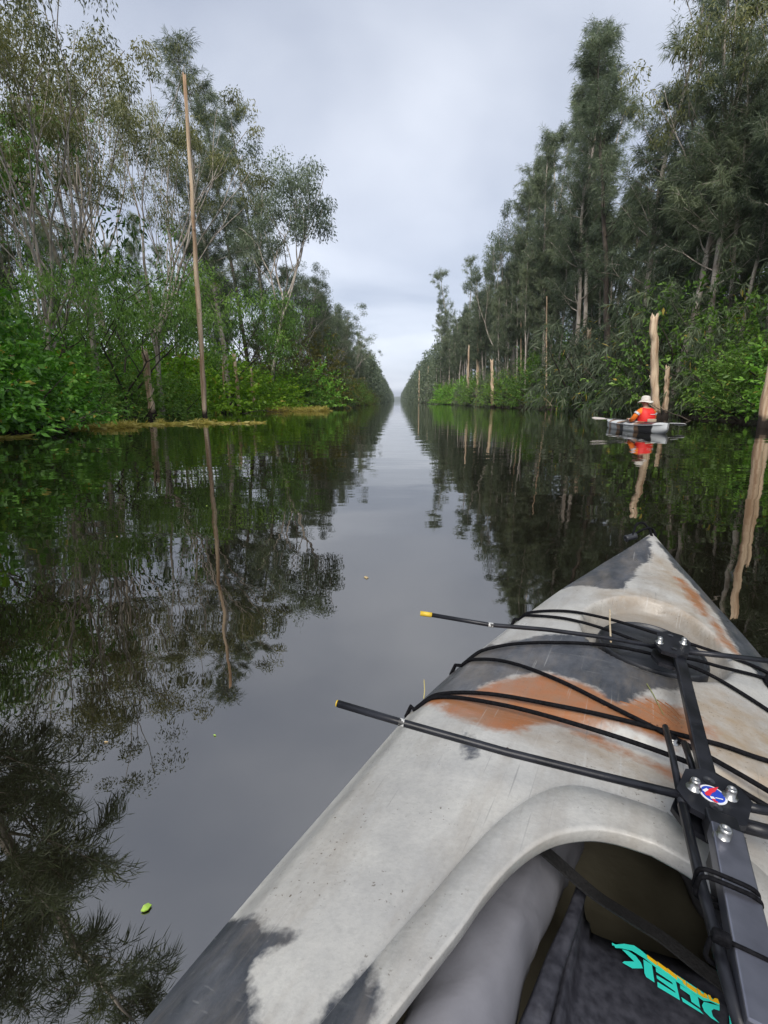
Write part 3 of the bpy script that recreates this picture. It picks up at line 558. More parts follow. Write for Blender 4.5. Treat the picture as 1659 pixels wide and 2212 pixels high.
stump(1064, 880, 1063, 780, 7, 'dead_trunk', 'short grey post standing apart before the feathery bush')
stump(1030, 877, 1033, 705, 6, 'dead_trunk', 'tall thin reddish pole, the taller of a pair')
stump(1009, 876, 1013, 748, 5, 'dead_trunk', 'tall thin reddish pole, the shorter of a pair')
for uu, vb, vt in ((905, 870.5, 800), (925, 871, 790), (936, 871.3, 772), (948, 871.6, 785), (970, 873, 790), (1090, 878, 640), (1125, 880, 610), (1180, 884, 640)):
    stump(uu, vb, uu + 1, vt, 3.2, 'dead_trunk', 'thin pale pole standing at the canal edge before the far tree wall', jag=False, wet=0.2)
def twin_stump():
    b = on_water(1644, 924); e = empty('dead_trunk', tuple(b)); rng = np.random.default_rng(9)
    for k, (off, ln, le, r) in enumerate([((0.05, 0), 6.2, (0.01, 0.02), 0.14), ((0.24, 0.06), 4.6, (0.04, 0.04), 0.11)]):
        n = 12; f = np.linspace(0, 1, n); P = np.c_[off[0] + le[0] * f * ln + rng.normal(size=n) * 0.025, off[1] + le[1] * f * ln, -0.4 + f * (ln + 0.4)]
        m = MB(); m.tube(P, r * (1.25 - 0.5 * f ** 0.5), 11); V = m.v[0]
        for i in range(len(V)): V[i][:2] += mnoise.noise(Vector((V[i][0] * 5, V[i][1] * 5, V[i][2] * 0.8 + k * 9))) * r * 0.5
        V[-13:-2, 2] += rng.uniform(-0.1, 0.35, 11)
        m.obj('trunk', M['bark_dead'], e, smooth=True)
    tag(e, 'thick pale dead trunk of two stems by the shrubs beyond the kayaker', 'dead trunk', 'dead trunks standing in the water')
twin_stump()

# ------------------------------------------------------------------ floating weed and grass
def weed_patch(name, pts, n_blade, n_tuft, label, seed, tall=0.3):
    rng = np.random.default_rng(seed); m = MB(); P = np.array(pts)      # pts: centre line with half widths (x, y, hw)
    def pick(n):
        f = rng.random(n) * (len(P) - 1); i = f.astype(int).clip(0, len(P) - 2); t = (f - i)[:, None]; c = P[i] * (1 - t) + P[i + 1] * t
        a = rng.random(n) * 2 * PI; r = np.sqrt(rng.random(n)) * c[:, 2]; return np.c_[c[:, 0] + r * np.cos(a), c[:, 1] + r * np.sin(a), np.zeros(n)]
    flat = pick(n_blade); flat[:, 2] = rng.uniform(0.004, 0.03, n_blade); D = np.c_[rng.normal(size=(n_blade, 2)), rng.normal(size=n_blade) * 0.06]
    L = rng.uniform(0.12, 0.45, n_blade); m.leaves(flat, D, L, L * 0.16, rng, np.clip(rng.normal(0.5, 0.25, n_blade), 0, 1))
    for c in pick(n_tuft):
        k = 34; D = rng.normal(size=(k, 3)) * np.array([0.6, 0.6, 0.2]) + np.array([0, 0, 0.8]); L = rng.uniform(0.4, 1.3, k) * tall
        m.leaves(np.repeat([c], k, 0) + rng.normal(size=(k, 3)) * np.array([0.07, 0.07, 0.0]), D, L, L * 0.05 + 0.006, rng, np.clip(rng.normal(0.6, 0.22, k), 0, 1), 0.35, 0.5)
    o = m.obj(name, M['weed'], tint=True); tag(o, label, 'water weed', kind='stuff')
def wp(u, v, hw): p = on_water(u, v); return (p[0], p[1], hw)
weed_patch('floating_weed', [wp(200, 925, 0.5), wp(260, 921, 0.8), wp(330, 917, 1.0), wp(400, 915, 0.9), wp(470, 914, 0.5)], 1700, 12, 'mat of yellow-green weed floating round the broken stump', 3)
weed_patch('floating_weed', [wp(225, 925, 0.25), wp(250, 923, 0.35), wp(272, 922, 0.25)], 150, 16, 'upright yellow grass tuft at the near end of the weed mat', 4, 0.34)
weed_patch('floating_weed', [wp(480, 916, 0.15), wp(560, 913, 0.12)], 160, 0, 'thin trailing strip of weed past the tall pole', 6)
weed_patch('floating_weed', [wp(588, 889, 0.3), wp(620, 888.5, 0.8), wp(670, 888, 1.0), wp(705, 887.5, 0.6)], 900, 60, 'strip of yellow reed grass in the water below the dark bush', 5, 0.62)
weed_patch('floating_weed', [wp(-20, 949, 0.25), wp(40, 944, 0.2)], 120, 0, 'small weed patch under the pink-flowered shrub', 7)

def fallen_branch(u, v, L, az, label, seed):
    rng = np.random.default_rng(seed); b = on_water(u, v); e = empty('fallen_branch', tuple(b)); P = path(rng, (0, 0, -0.08), azd(az, 0.28), L, 8, -0.015, 0.12); m = MB(); m.tube(P, np.linspace(0.035, 0.008, 9), 6); m.obj('branch', M['bark_dark'], e, smooth=True)
    for k in range(7):
        q = on(P, rng.uniform(0.25, 1)); t = path(rng, q, azd(az + rng.uniform(-1.1, 1.1), rng.uniform(-0.2, 0.9)), L * rng.uniform(0.2, 0.45), 4, 0.0, 0.15); m = MB(); m.tube(t, np.linspace(0.012, 0.003, 5), 4); m.obj('twig', M['bark_dead'] if k % 3 == 0 else M['bark_dark'], e, smooth=True)
    tag(e, label, 'branch', 'dead branches at the waterline')
fallen_branch(292, 912, 2.2, 2.6, 'bare twiggy branch lying in the water before the broken stump', 1)
fallen_branch(60, 938, 1.8, 0.4, 'dead branch poking out under the pink-flowered shrub', 2)
fallen_branch(520, 893, 3.0, 0.3, 'dark dead branch by the thin bare post', 3)
fallen_branch(1500, 909, 2.4, 2.4, 'bare branch dipping into the water beyond the kayaker', 4)
fallen_branch(1190, 890, 3.5, 1.2, 'dead branch sprawled at the foot of the feathery bush', 5)
fallen_branch(1350, 897, 2.6, 3.0, 'fallen twiggy branch between the leaning grey trunk and the thick stump', 6)

# ------------------------------------------------------------------ the kayak we sit in (local frame: x = starboard, y = -s, s metres aft of the bow, z up from the water)
KS = [0, 0.03, 0.12, 0.299, 0.578, 0.75, 1.026, 1.198, 1.287, 1.489, 1.6, 1.75, 2.1, 2.5, 3.0, 3.5, 3.9, 4.15, 4.22]
KW = [0.006, 0.02, 0.06, 0.134, 0.226, 0.269, 0.325, 0.349, 0.354, 0.362, 0.367, 0.370, 0.372, 0.36, 0.31, 0.22, 0.12, 0.04, 0.01]
_ss = np.linspace(0, 4.22, 423); _ww = np.interp(_ss, KS, KW); _k = np.exp(-np.linspace(-2, 2, 21) ** 2); _k /= _k.sum()
_ws = np.convolve(np.pad(_ww, 10, mode='edge'), _k, 'valid'); _ws[:10] = _ww[:10]; _ws[-8:] = _ww[-8:]
def kW(s): return np.interp(s, _ss, _ws)
def kG(s): return 0.28 + 0.09 * np.exp(-np.maximum(s, 0) / 0.35) + 0.05 * np.exp(-np.maximum(4.22 - s, 0) / 0.4)
def kC(s): return np.interp(s, [0, 0.1, 0.5, 1.0, 1.35, 2.0, 2.4, 3.2, 4.1, 4.22], [0.003, 0.02, 0.055, 0.08, 0.095, 0.095, 0.08, 0.06, 0.02, 0.003])
HS, HX = 0.872, 0.006                                   # hatch centre
def smooth(a, b, x): t = np.clip((x - a) / (b - a), 0, 1); return t * t * (3 - 2 * t)
def deck_z(s, w, feat=True):
    s = np.asarray(s, float); w = np.asarray(w, float); W = np.maximum(kW(s), 0.004)
    z = kG(s) + kC(s) * np.maximum(0, 1 - np.abs(w / W) ** 2.2)
    z = z - 0.018 * smooth(0.90, 1.0, np.abs(w) / W) * smooth(0, 0.3, s)         # rolled edge
    if feat:
        r = np.sqrt(((s - 0.825) / 0.20) ** 2 + ((w - 0.006) / 0.142) ** 2)       # recess round the hatch, open towards the bow
        z = z - 0.036 * (1 - smooth(0.90, 1.0, r)) * (1 - smooth(0.93, 1.02, s) * 0.75)
        z = z - 0.012 * smooth(1.235, 1.25, s + 0.16 * np.abs(w)) * (1 - smooth(1.25, 1.36, s + 0.16 * np.abs(w))) * (1 - smooth(0.16, 0.30, np.abs(w)))   # step before the cockpit
    return z
KROLL = math.atan(0.1)
kayak = empty('kayak', (0.8992, 1.7142, 0)); kayak.rotation_mode = 'XYZ'
kayak.matrix_world = Matrix.Translation((0.8992, 1.7142, 0)) @ Matrix.Rotation(-math.radians(27.5), 4, 'Z') @ Matrix.Rotation(KROLL, 4, 'Y')
tag(kayak, 'grey, charcoal and orange marbled plastic kayak under the camera, black cords across its deck', 'kayak')
KM = kayak.matrix_world.copy(); KMI = KM.inverted()
def K3(s, w, z): return np.array([w, -s, z])
def kray(u, v): d = ray(u, v); return np.array((KMI.to_3x3() @ Vector(d))[:]), np.array((KMI @ Vector((0, 0, CAM_H)))[:])
def khit(u, v, z):                                      # a sight line meets the level z of the kayak frame -> (s, w)
    d, o = kray(u, v); p = o + d * ((z - o[2]) / d[2]); return -p[1], p[0]
# cockpit opening: inner lip and outer edge of the coaming, half width by distance aft
CI = [(1.440, 0.0), (1.446, 0.035), (1.458, 0.062), (1.484, 0.092), (1.522, 0.115), (1.568, 0.132), (1.612, 0.143), (1.675, 0.162), (1.75, 0.182), (1.87, 0.203), (2.0, 0.210), (2.15, 0.196), (2.24, 0.155), (2.28, 0.09), (2.29, 0.0)]
CO = [(1.376, 0.0), (1.380, 0.045), (1.386, 0.082), (1.410, 0.112), (1.463, 0.143), (1.52, 0.163), (1.58, 0.180), (1.645, 0.199), (1.73, 0.221), (1.87, 0.243), (2.0, 0.250), (2.17, 0.236), (2.28, 0.188), (2.325, 0.11), (2.335, 0.0)]
def ring(P, n=5):
    a = spline(P, n); a[0, 1] = 0; a[-1, 1] = 0; return np.vstack([a, (a * [1, -1])[-2:0:-1]])
RI, RO_ = ring(CI), ring(CO)
def inside(px, py, poly):
    r = np.zeros(px.shape, bool); x0, y0 = poly[-1]
    for x1, y1 in poly:
        c = (y1 > py) != (y0 > py)
        with np.errstate(divide='ignore', invalid='ignore'): r ^= c & (px < (x0 - x1) * (py - y1) / (y0 - y1 + 1e-12) + x1)
        x0, y0 = x1, y1
    return r
def sdf(px, py, poly):
    d = np.full(px.shape, 9.0); x0, y0 = poly[-1]
    for x1, y1 in poly:
        ex, ey = x1 - x0, y1 - y0; t = np.clip(((px - x0) * ex + (py - y0) * ey) / (ex * ex + ey * ey + 1e-12), 0, 1)
        d = np.minimum(d, np.hypot(px - x0 - t * ex, py - y0 - t * ey)); x0, y0 = x1, y1
    return np.where(inside(px, py, poly), d, -d)
CHAR = [[(0.045, -0.012), (0.10, -0.004), (0.2, 0.002), (0.30, -0.004), (0.36, -0.03), (0.47, -0.045), (0.585, -0.055), (0.605, -0.10), (0.575, -0.15), (0.575, -0.19), (0.61, -0.24), (0.3, -0.22), (0.1, -0.12)],
        [(0.96, -0.33), (0.985, -0.27), (0.965, -0.23), (0.94, -0.19), (0.925, -0.12), (0.94, -0.08), (1.01, -0.02), (1.00, 0.05), (1.04, 0.06), (1.09, 0.0), (1.166, -0.045), (1.125, -0.09), (1.107, -0.16), (1.136, -0.206), (1.20, -0.262), (1.20, -0.38), (1.0, -0.40)],
        [(0.08, 0.015), (0.30, 0.075), (0.42, 0.122), (0.55, 0.150), (0.69, 0.162), (0.78, 0.172), (0.86, 0.20), (0.95, 0.25), (1.1, 0.30), (1.1, 0.45), (0.1, 0.3)],
        [(1.625, -0.40), (1.636, -0.355), (1.648, -0.318), (1.650, -0.272), (1.675, -0.285), (1.695, -0.290), (1.702, -0.270), (1.725, -0.24), (1.80, -0.22), (1.95, -0.25), (2.05, -0.3), (2.0, -0.45)],
        [(1.655, -0.205), (1.665, -0.185), (1.69, -0.178), (1.72, -0.19), (1.73, -0.215), (1.69, -0.215)],
        [(1.31, -0.236), (1.325, -0.205), (1.37, -0.195), (1.385, -0.205), (1.36, -0.225), (1.335, -0.235)],
        [(2.35, -0.5), (2.4, 0.0), (2.6, 0.1), (2.9, -0.1), (3.0, -0.5)], [(3.4, 0.5), (3.5, -0.1), (3.9, 0.05), (4.3, 0.3)], [(1.55, 0.28), (1.7, 0.25), (1.9, 0.27), (2.0, 0.5), (1.5, 0.5)]]
ORAN = [[(1.20, -0.262), (1.158, -0.239), (1.112, -0.158), (1.14, -0.076), (1.155, -0.035), (1.115, 0.0), (1.10, 0.045), (1.14, 0.075), (1.20, 0.07), (1.225, 0.03), (1.225, -0.03), (1.235, -0.10), (1.255, -0.14), (1.29, -0.165), (1.315, -0.193), (1.276, -0.249), (1.225, -0.338), (1.21, -0.4), (1.17, -0.38)],
        [(0.60, 0.135), (0.66, 0.15), (0.72, 0.16), (0.78, 0.17), (0.775, 0.155), (0.72, 0.14), (0.66, 0.125)],
        [(0.36, 0.085), (0.48, 0.12), (0.60, 0.14), (0.62, 0.11), (0.50, 0.085), (0.38, 0.06)],
        [(1.245, -0.07), (1.262, -0.02), (1.285, 0.05), (1.292, 0.05), (1.275, -0.03), (1.26, -0.09)],
        [(2.9, 0.1), (3.1, 0.3), (3.4, 0.2), (3.2, 0.0)]]
TAN = [[(1.0, 0.10), (1.08, 0.04), (1.2, 0.06), (1.28, 0.06), (1.30, 0.2), (1.2, 0.35), (1.05, 0.25)], [(0.62, -0.10), (0.60, 0.0), (0.62, 0.1), (0.75, 0.15), (0.85, 0.12), (0.78, -0.10)],
       [(0.2, 0.0), (0.5, 0.02), (0.6, 0.10), (0.5, 0.12), (0.3, 0.07)], [(1.30, -0.16), (1.33, -0.02), (1.36, 0.05), (1.34, 0.06), (1.28, 0.02), (1.27, -0.1)]]
SHADE_DIRT = [[(0.825 + 0.192 * math.cos(t), 0.006 + 0.136 * math.sin(t)) for t in np.linspace(0, 2 * PI, 40)]]  # hatch recess tone: collected dirt plus recess shading painted into the colour
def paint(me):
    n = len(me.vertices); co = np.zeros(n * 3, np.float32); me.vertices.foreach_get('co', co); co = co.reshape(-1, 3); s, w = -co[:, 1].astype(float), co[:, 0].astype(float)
    for nm, polys in (('sd_charcoal', CHAR), ('sd_orange', ORAN), ('sd_tan', TAN), ('sd_shade_dirt', SHADE_DIRT)):
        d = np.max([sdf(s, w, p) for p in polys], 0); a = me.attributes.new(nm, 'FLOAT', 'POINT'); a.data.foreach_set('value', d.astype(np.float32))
def marble():
    m = bpy.data.materials.new('marbled_plastic'); m.use_nodes = True; t = m.node_tree; n = t.nodes; l = t.links; b = n['Principled BSDF']
    tc = n.new('ShaderNodeTexCoord')
    def nz(scale, detail=6, rough=0.6, stretch=(1, 1, 1)):
        mp = n.new('ShaderNodeMapping'); mp.inputs['Scale'].default_value = stretch; l.new(tc.outputs['Object'], mp.inputs[0])
        x = n.new('ShaderNodeTexNoise'); x.inputs['Scale'].default_value = scale; x.inputs['Detail'].default_value = detail; x.inputs['Roughness'].default_value = rough; l.new(mp.outputs[0], x.inputs['Vector']); return x.outputs[0]
    def math_(op, a, b_=None, c=None):
        x = n.new('ShaderNodeMath'); x.operation = op
        for i, v in enumerate((a, b_, c)):
            if v is None: continue
            if isinstance(v, (int, float)): x.inputs[i].default_value = v
            else: l.new(v, x.inputs[i])
        return x.outputs[0]
    def rng_(v, a, b_, c=0.0, d=1.0):
        x = n.new('ShaderNodeMapRange'); x.inputs[1].default_value = a; x.inputs[2].default_value = b_; x.inputs[3].default_value = c; x.inputs[4].default_value = d; l.new(v, x.inputs[0]); return x.outputs[0]
    def mixc(f, a, b_):
        x = n.new('ShaderNodeMix'); x.data_type = 'RGBA'
        for i, v in ((0, f), (6, a), (7, b_)):
            if isinstance(v, tuple): x.inputs[i].default_value = (*v, 1)
            elif isinstance(v, (int, float)): x.inputs[i].default_value = v
            else: l.new(v, x.inputs[i])
        return x.outputs[2]
    warp = math_('ADD', math_('MULTIPLY', math_('SUBTRACT', nz(14, 5, 0.6), 0.5), 0.055), math_('MULTIPLY', math_('SUBTRACT', nz(90, 4, 0.6), 0.5), 0.020))
    def mask(attr, soft, k=1.0):
        a = n.new('ShaderNodeAttribute'); a.attribute_name = attr; return rng_(math_('ADD', a.outputs['Fac'], math_('MULTIPLY', warp, k)), -soft, soft)
    base = mixc(rng_(nz(7, 8, 0.72), 0.36, 0.66), (0.51, 0.50, 0.465), (0.375, 0.37, 0.355))
    base = mixc(rng_(nz(160, 3), 0.45, 0.75, 0.0, 0.28), base, (0.25, 0.25, 0.24))
    tan = mixc(math_('MULTIPLY', mask('sd_tan', 0.045, 2.0), rng_(nz(30, 5), 0.3, 0.65, 0.25, 0.9)), base, (0.33, 0.25, 0.165))
    tan = mixc(math_('MULTIPLY', mask('sd_shade_dirt', 0.006, 0.15), rng_(nz(20, 5), 0.3, 0.7, 0.55, 0.95)), tan, (0.235, 0.215, 0.185))
    org = mixc(mask('sd_orange', 0.012, 1.3), tan, mixc(rng_(nz(22, 6), 0.3, 0.7), (0.36, 0.135, 0.050), (0.29, 0.155, 0.085)))
    chc = mixc(mask('sd_charcoal', 0.005), org, mixc(rng_(nz(18, 7, 0.7, (1, 0.5, 1)), 0.4, 0.75), (0.045, 0.050, 0.060), (0.125, 0.13, 0.145)))
    dirt = mixc(math_('MULTIPLY', rng_(nz(240, 2), 0.66, 0.72), rng_(nz(9, 3), 0.45, 0.62)), chc, (0.10, 0.08, 0.06))
    stain = mixc(rng_(nz(5, 7, 0.7, (2.5, 0.6, 1)), 0.48, 0.72, 0.0, 0.5), dirt, (0.24, 0.20, 0.155))
    scr = mixc(math_('MULTIPLY', rng_(nz(60, 2, 0.5, (0.16, 2.8, 1)), 0.67, 0.71), 0.14), stain, (0.45, 0.45, 0.44))
    def scratch(rot, sc_, lo):
        mp = n.new('ShaderNodeMapping'); mp.inputs['Rotation'].default_value = (0, 0, rot); mp.inputs['Scale'].default_value = (sc_, sc_ * 0.03, 1); l.new(tc.outputs['Object'], mp.inputs[0])
        x = n.new('ShaderNodeTexNoise'); x.inputs['Scale'].default_value = 1.0; x.inputs['Detail'].default_value = 2; l.new(mp.outputs[0], x.inputs['Vector']); return rng_(x.outputs[0], lo, lo + 0.03)
    s1 = math_('MULTIPLY', math_('MAXIMUM', scratch(0.9, 190, 0.69), scratch(-0.5, 160, 0.70)), rng_(nz(6, 3), 0.42, 0.6, 0.0, 0.45)); scr = mixc(s1, scr, (0.17, 0.165, 0.16))
    s2 = math_('MULTIPLY', math_('MAXIMUM', scratch(0.3, 170, 0.70), scratch(1.9, 150, 0.70)), rng_(nz(5, 3), 0.42, 0.6, 0.0, 0.4)); scr = mixc(s2, scr, (0.52, 0.52, 0.50))
    l.new(scr, b.inputs['Base Color']); l.new(rng_(nz(25, 5), 0.3, 0.7, 0.26, 0.52), b.inputs['Roughness'])
    bp = n.new('ShaderNodeBump'); bp.inputs['Strength'].default_value = 0.25; bp.inputs['Distance'].default_value = 0.002; l.new(nz(180, 4), bp.inputs['Height'])
    b2 = n.new('ShaderNodeBump'); b2.inputs['Strength'].default_value = 0.25; b2.inputs['Distance'].default_value = 0.012; l.new(nz(9, 2), b2.inputs['Height']); l.new(b2.outputs[0], bp.inputs['Normal'])
    l.new(bp.outputs[0], b.inputs['Normal']); return m
M['marble'] = marble()
def grid_faces(a, b): i = np.arange(a - 1)[:, None] * b; j = np.arange(b - 1)[None]; return np.stack([i + j, i + j + 1, i + b + j + 1, i + b + j], -1).reshape(-1, 4)
def make_deck():
    S = np.r_[np.linspace(0, 0.1, 16), np.arange(0.107, 2.4, 0.0075), np.linspace(2.41, 4.22, 70)]; T = np.sin(np.linspace(-1, 1, 109) * PI / 2) * 0.5 + np.linspace(-1, 1, 109) * 0.5
    s = np.repeat(S, len(T)); w = np.tile(T, len(S)) * kW(s); V = np.c_[w, -s, deck_z(s, w)]; Q = grid_faces(len(S), len(T))
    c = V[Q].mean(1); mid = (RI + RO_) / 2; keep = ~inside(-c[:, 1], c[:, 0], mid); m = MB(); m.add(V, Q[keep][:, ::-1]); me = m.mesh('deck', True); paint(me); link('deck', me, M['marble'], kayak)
    # hull below the deck edge
    nS = 90; S = np.sort(np.r_[np.linspace(0, 0.3, 25), np.linspace(0.32, 4.22, nS - 25)]); h = MB(); V = []
    for s in S:
        W = float(kW(s)); ge = float(deck_z(s, W)) ; kl = -0.11 + 0.42 * math.exp(-s / 0.10) + 0.42 * math.exp(-(4.22 - s) / 0.10); kl = min(kl, ge - 0.02); full = float(smooth(0, 0.9, s) * smooth(0, 0.9, 4.22 - s))
        prof = [(1.0, 0.0), (1.012, 0.10), (1.0, 0.30), (0.95, 0.52), (0.84, 0.74), (0.62 * (0.7 + 0.3 * full), 0.90), (0.3, 0.98), (0, 1.0)]
        pts = [(W * a, -s, ge + (kl - ge) * b) for a, b in prof]; V += pts + [(-x, y, z) for x, y, z in pts[-2::-1]]
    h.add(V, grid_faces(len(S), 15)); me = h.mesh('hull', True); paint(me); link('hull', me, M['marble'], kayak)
make_deck()
def make_rim():
    n = len(RI); cen = np.array([1.85, 0]); m = MB(); V = []
    prof = [(0.0, 0.0, -0.010), (0.03, 0.002, 0.002), (0.13, 0.013, 0), (0.62, 0.0145, 0), (0.90, 0.016, 0), (0.985, 0.0165, 0), (1.0, 0.014, 0), (1.0, 0.002, 0), (0.98, -0.001, 0), (0.80, -0.002, 0), (0.60, -0.004, 0), (0.40, -0.012, 0)]
    for k in range(n):
        o, i = RO_[k], RI[k]
        for f, dz, extra in prof:
            p = o + (i - o) * f; lift = 0.010 * (1 - min(1, abs(p[0] - 1.42) / 0.5))
            base = float(deck_z(o[0], o[1], False)) * (1 - f) + float(deck_z(i[0], i[1], False)) * f
            V.append(K3(p[0], p[1], base + dz + extra))
    P = len(prof); i = np.arange(n)[:, None] * P; j = np.arange(P - 1)[None]; i2 = ((np.arange(n) + 1) % n)[:, None] * P
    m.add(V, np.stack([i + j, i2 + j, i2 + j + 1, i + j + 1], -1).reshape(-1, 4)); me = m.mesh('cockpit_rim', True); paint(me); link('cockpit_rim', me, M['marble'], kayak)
make_rim()
M['liner'] = noisy('inner_hull_plastic', (0.075, 0.068, 0.046), (0.15, 0.138, 0.10), 6, 0.6, 0.2, 30)
M['rubber'] = noisy('hatch_rubber', (0.009, 0.0095, 0.011), (0.032, 0.034, 0.040), 10, 0.42, 0.25, 60, dist=0.003)
M['cord'] = noisy('black_shock_cord', (0.003, 0.003, 0.004), (0.010, 0.010, 0.012), 260, 0.75, 0.5, 420, dist=0.002, spec=0.1)
M['metal'] = noisy('black_anodised_metal', (0.006, 0.0065, 0.009), (0.020, 0.021, 0.027), 30, 0.36, 0.15, 160, dist=0.001, spec=0.35)
M['steel'] = mat('stainless_steel', (0.42, 0.415, 0.40), 0.34, 1.0)
M['yellow'] = noisy('yellow_vinyl_cap', (0.62, 0.42, 0.03), (0.75, 0.52, 0.06), 60, 0.4)
M['white'] = mat('white_vinyl', (0.78, 0.78, 0.78), 0.35)
M['blue'] = mat('blue_print', (0.02, 0.06, 0.45), 0.35); M['red'] = mat('red_print', (0.70, 0.03, 0.05), 0.35)
M['wear'] = noisy('worn_silver_tape', (0.03, 0.03, 0.03), (0.55, 0.55, 0.53), 140, 0.5, lo=0.46, hi=0.5)
def make_liner():
    S = np.linspace(0.55, 3.6, 62); m = MB(); V = []
    for s in S:
        W = float(kW(s)) - 0.014; ge = float(deck_z(s, kW(s))) - 0.02; fl = 0.05 + 0.012 * math.sin(s * 9) * 0
        prof = [(1.0, ge), (1.0, ge * 0.66), (0.96, ge * 0.36 + 0.02), (0.86, fl + 0.025), (0.70, fl), (0.42, fl - 0.003), (0.38, fl + 0.012), (0.30, fl + 0.012), (0.26, fl), (0.1, fl), (0, fl)]
        pts = [(W * a, -s, z) for a, z in prof]; V += pts + [(-x, y, z) for x, y, z in pts[-2::-1]]
    m.add(V, grid_faces(62, 21)[:, ::-1]); m.obj('hull_liner', M['liner'], kayak, smooth=True)
    b = MB()                                               # foam pillar and foot bulkhead ahead of the cockpit
    b.box((0, -0.60, 0.16), (0.40, 0.03, 0.22), bevel=0.01); b.obj('bulkhead', M['liner'], kayak)
make_liner()
def deckline(pts, n=8, lift=0.006, over=None):
    """cord through (s, w) points lying on the deck"""
    P = spline(np.array(pts), n); z = deck_z(P[:, 0], P[:, 1], False) + lift; return np.c_[P[:, 1], -P[:, 0], z]
def cord(pts, r=0.0033, lift=0.0045, wrapL=True):
    P = deckline(pts, 8, lift); m = MB()
    if wrapL:
        s0, w0 = pts[0]; W = float(kW(s0)); P = np.vstack([[K3(s0 + 0.004, -W - 0.002, float(kG(s0)) - 0.055), K3(s0 + 0.003, -W - 0.005, float(kG(s0)) - 0.025), K3(s0 + 0.001, -W * 0.998 + 0.0, float(kG(s0)) - 0.004)], P]) if pts[0][1] < -0.25 else P
    m.tube(P, r, 8); m.obj('deck_cord', M['cord'], kayak, smooth=True)
cord([(0.794, -0.268), (0.789, -0.232), (0.800, -0.16), (0.821, -0.095), (0.845, 0.011), (0.838, 0.107), (0.80, 0.20), (0.775, 0.262)])
cord([(0.796, -0.268), (0.822, -0.227), (0.850, -0.16), (0.879, -0.099), (0.91, -0.03), (0.93, 0.03), (0.915, 0.08), (0.895, 0.13), (0.83, 0.215), (0.79, 0.262)])
cord([(1.064, -0.318), (1.026, -0.293), (1.003, -0.246), (0.988, -0.164), (0.965, -0.068), (0.955, 0.0), (0.954, 0.06), (0.962, 0.10), (0.985, 0.15), (1.01, 0.20), (1.06, 0.29), (1.07, 0.325)])
cord([(1.066, -0.318), (1.082, -0.244), (1.138, -0.141), (1.185, -0.055), (1.220, 0.04), (1.246, 0.13), (1.26, 0.22), (1.23, 0.34)])
cord([(1.230, -0.345), (1.213, -0.302), (1.213, -0.24), (1.222, -0.128), (1.207, 0.012), (1.186, 0.087), (1.171, 0.143), (1.12, 0.24), (1.08, 0.325)])
cord([(1.232, -0.345), (1.225, -0.297), (1.244, -0.204), (1.260, -0.092), (1.262, 0.048), (1.268, 0.078), (1.281, 0.124), (1.29, 0.22), (1.24, 0.345)])
cord([(0.80, 0.215), (0.87, 0.20), (0.96, 0.25), (1.06, 0.31)], wrapL=False)
for s0 in (0.795, 1.065, 1.231):                           # plastic loops the cords run through at the deck edge
    for sg in (-1, 1):
        W = float(kW(s0)); p = MB(); p.box(K3(s0, sg * (W + 0.004), float(kG(s0)) - 0.05), (0.012, 0.034, 0.022), bevel=0.004); p.obj('cord_guide', M['rubber'], kayak)
def make_hatch():
    n = 56; th = np.arange(n) * 2 * PI / n; m = MB(); V = []
    zc = float(deck_z(HS, HX)) + 0.014
    prof = [(1.0, -0.012), (1.0, 0.004), (0.985, 0.0105), (0.955, 0.0125), (0.93, 0.009), (0.915, 0.004), (0.80, 0.004), (0.55, 0.006), (0.25, 0.0075), (0.03, 0.008)]
    for f, dz in prof:
        for t in th:
            s, w_ = HS + 0.116 * f * math.cos(t), HX + 0.102 * f * math.sin(t); base = zc - 0.9 * ((w_ - HX) ** 2) + 0.04 * (s - HS)
            dent = 0
            for cs, cw, rs, rw in ((HS + 0.01, HX - 0.045, 0.045, 0.020), (HS - 0.02, HX + 0.055, 0.04, 0.018)):
                q = math.hypot((s - cs) / rs, (w_ - cw) / rw); dent -= 0.016 * float(1 - smooth(0.6, 1.0, q))
            V.append(K3(s, w_, base + dz + (dent if f < 0.9 else 0)))
    i = np.arange(len(prof) - 1)[:, None] * n; j = np.arange(n)[None]; k = (j + 1) % n
    m.add(V, np.stack([i + j, i + k, i + n + k, i + n + j], -1).reshape(-1, 4)); hl = m.obj('hatch_cover', M['rubber'], kayak, smooth=True)
    sub = hl.modifiers.new('sub', 'SUBSURF'); sub.levels = 1; sub.render_levels = 2
    a = deckline([(0.785, -0.082), (0.795, -0.081), (0.86, -0.077), (0.95, -0.070), (0.962, -0.069)], 8, 0.011); e = MB(); e.tube(a, 0.0018, 6); e.obj('elastic_loop', noisy('tan_elastic', (0.45, 0.35, 0.22), (0.6, 0.5, 0.35), 90), kayak, smooth=True)
make_hatch()
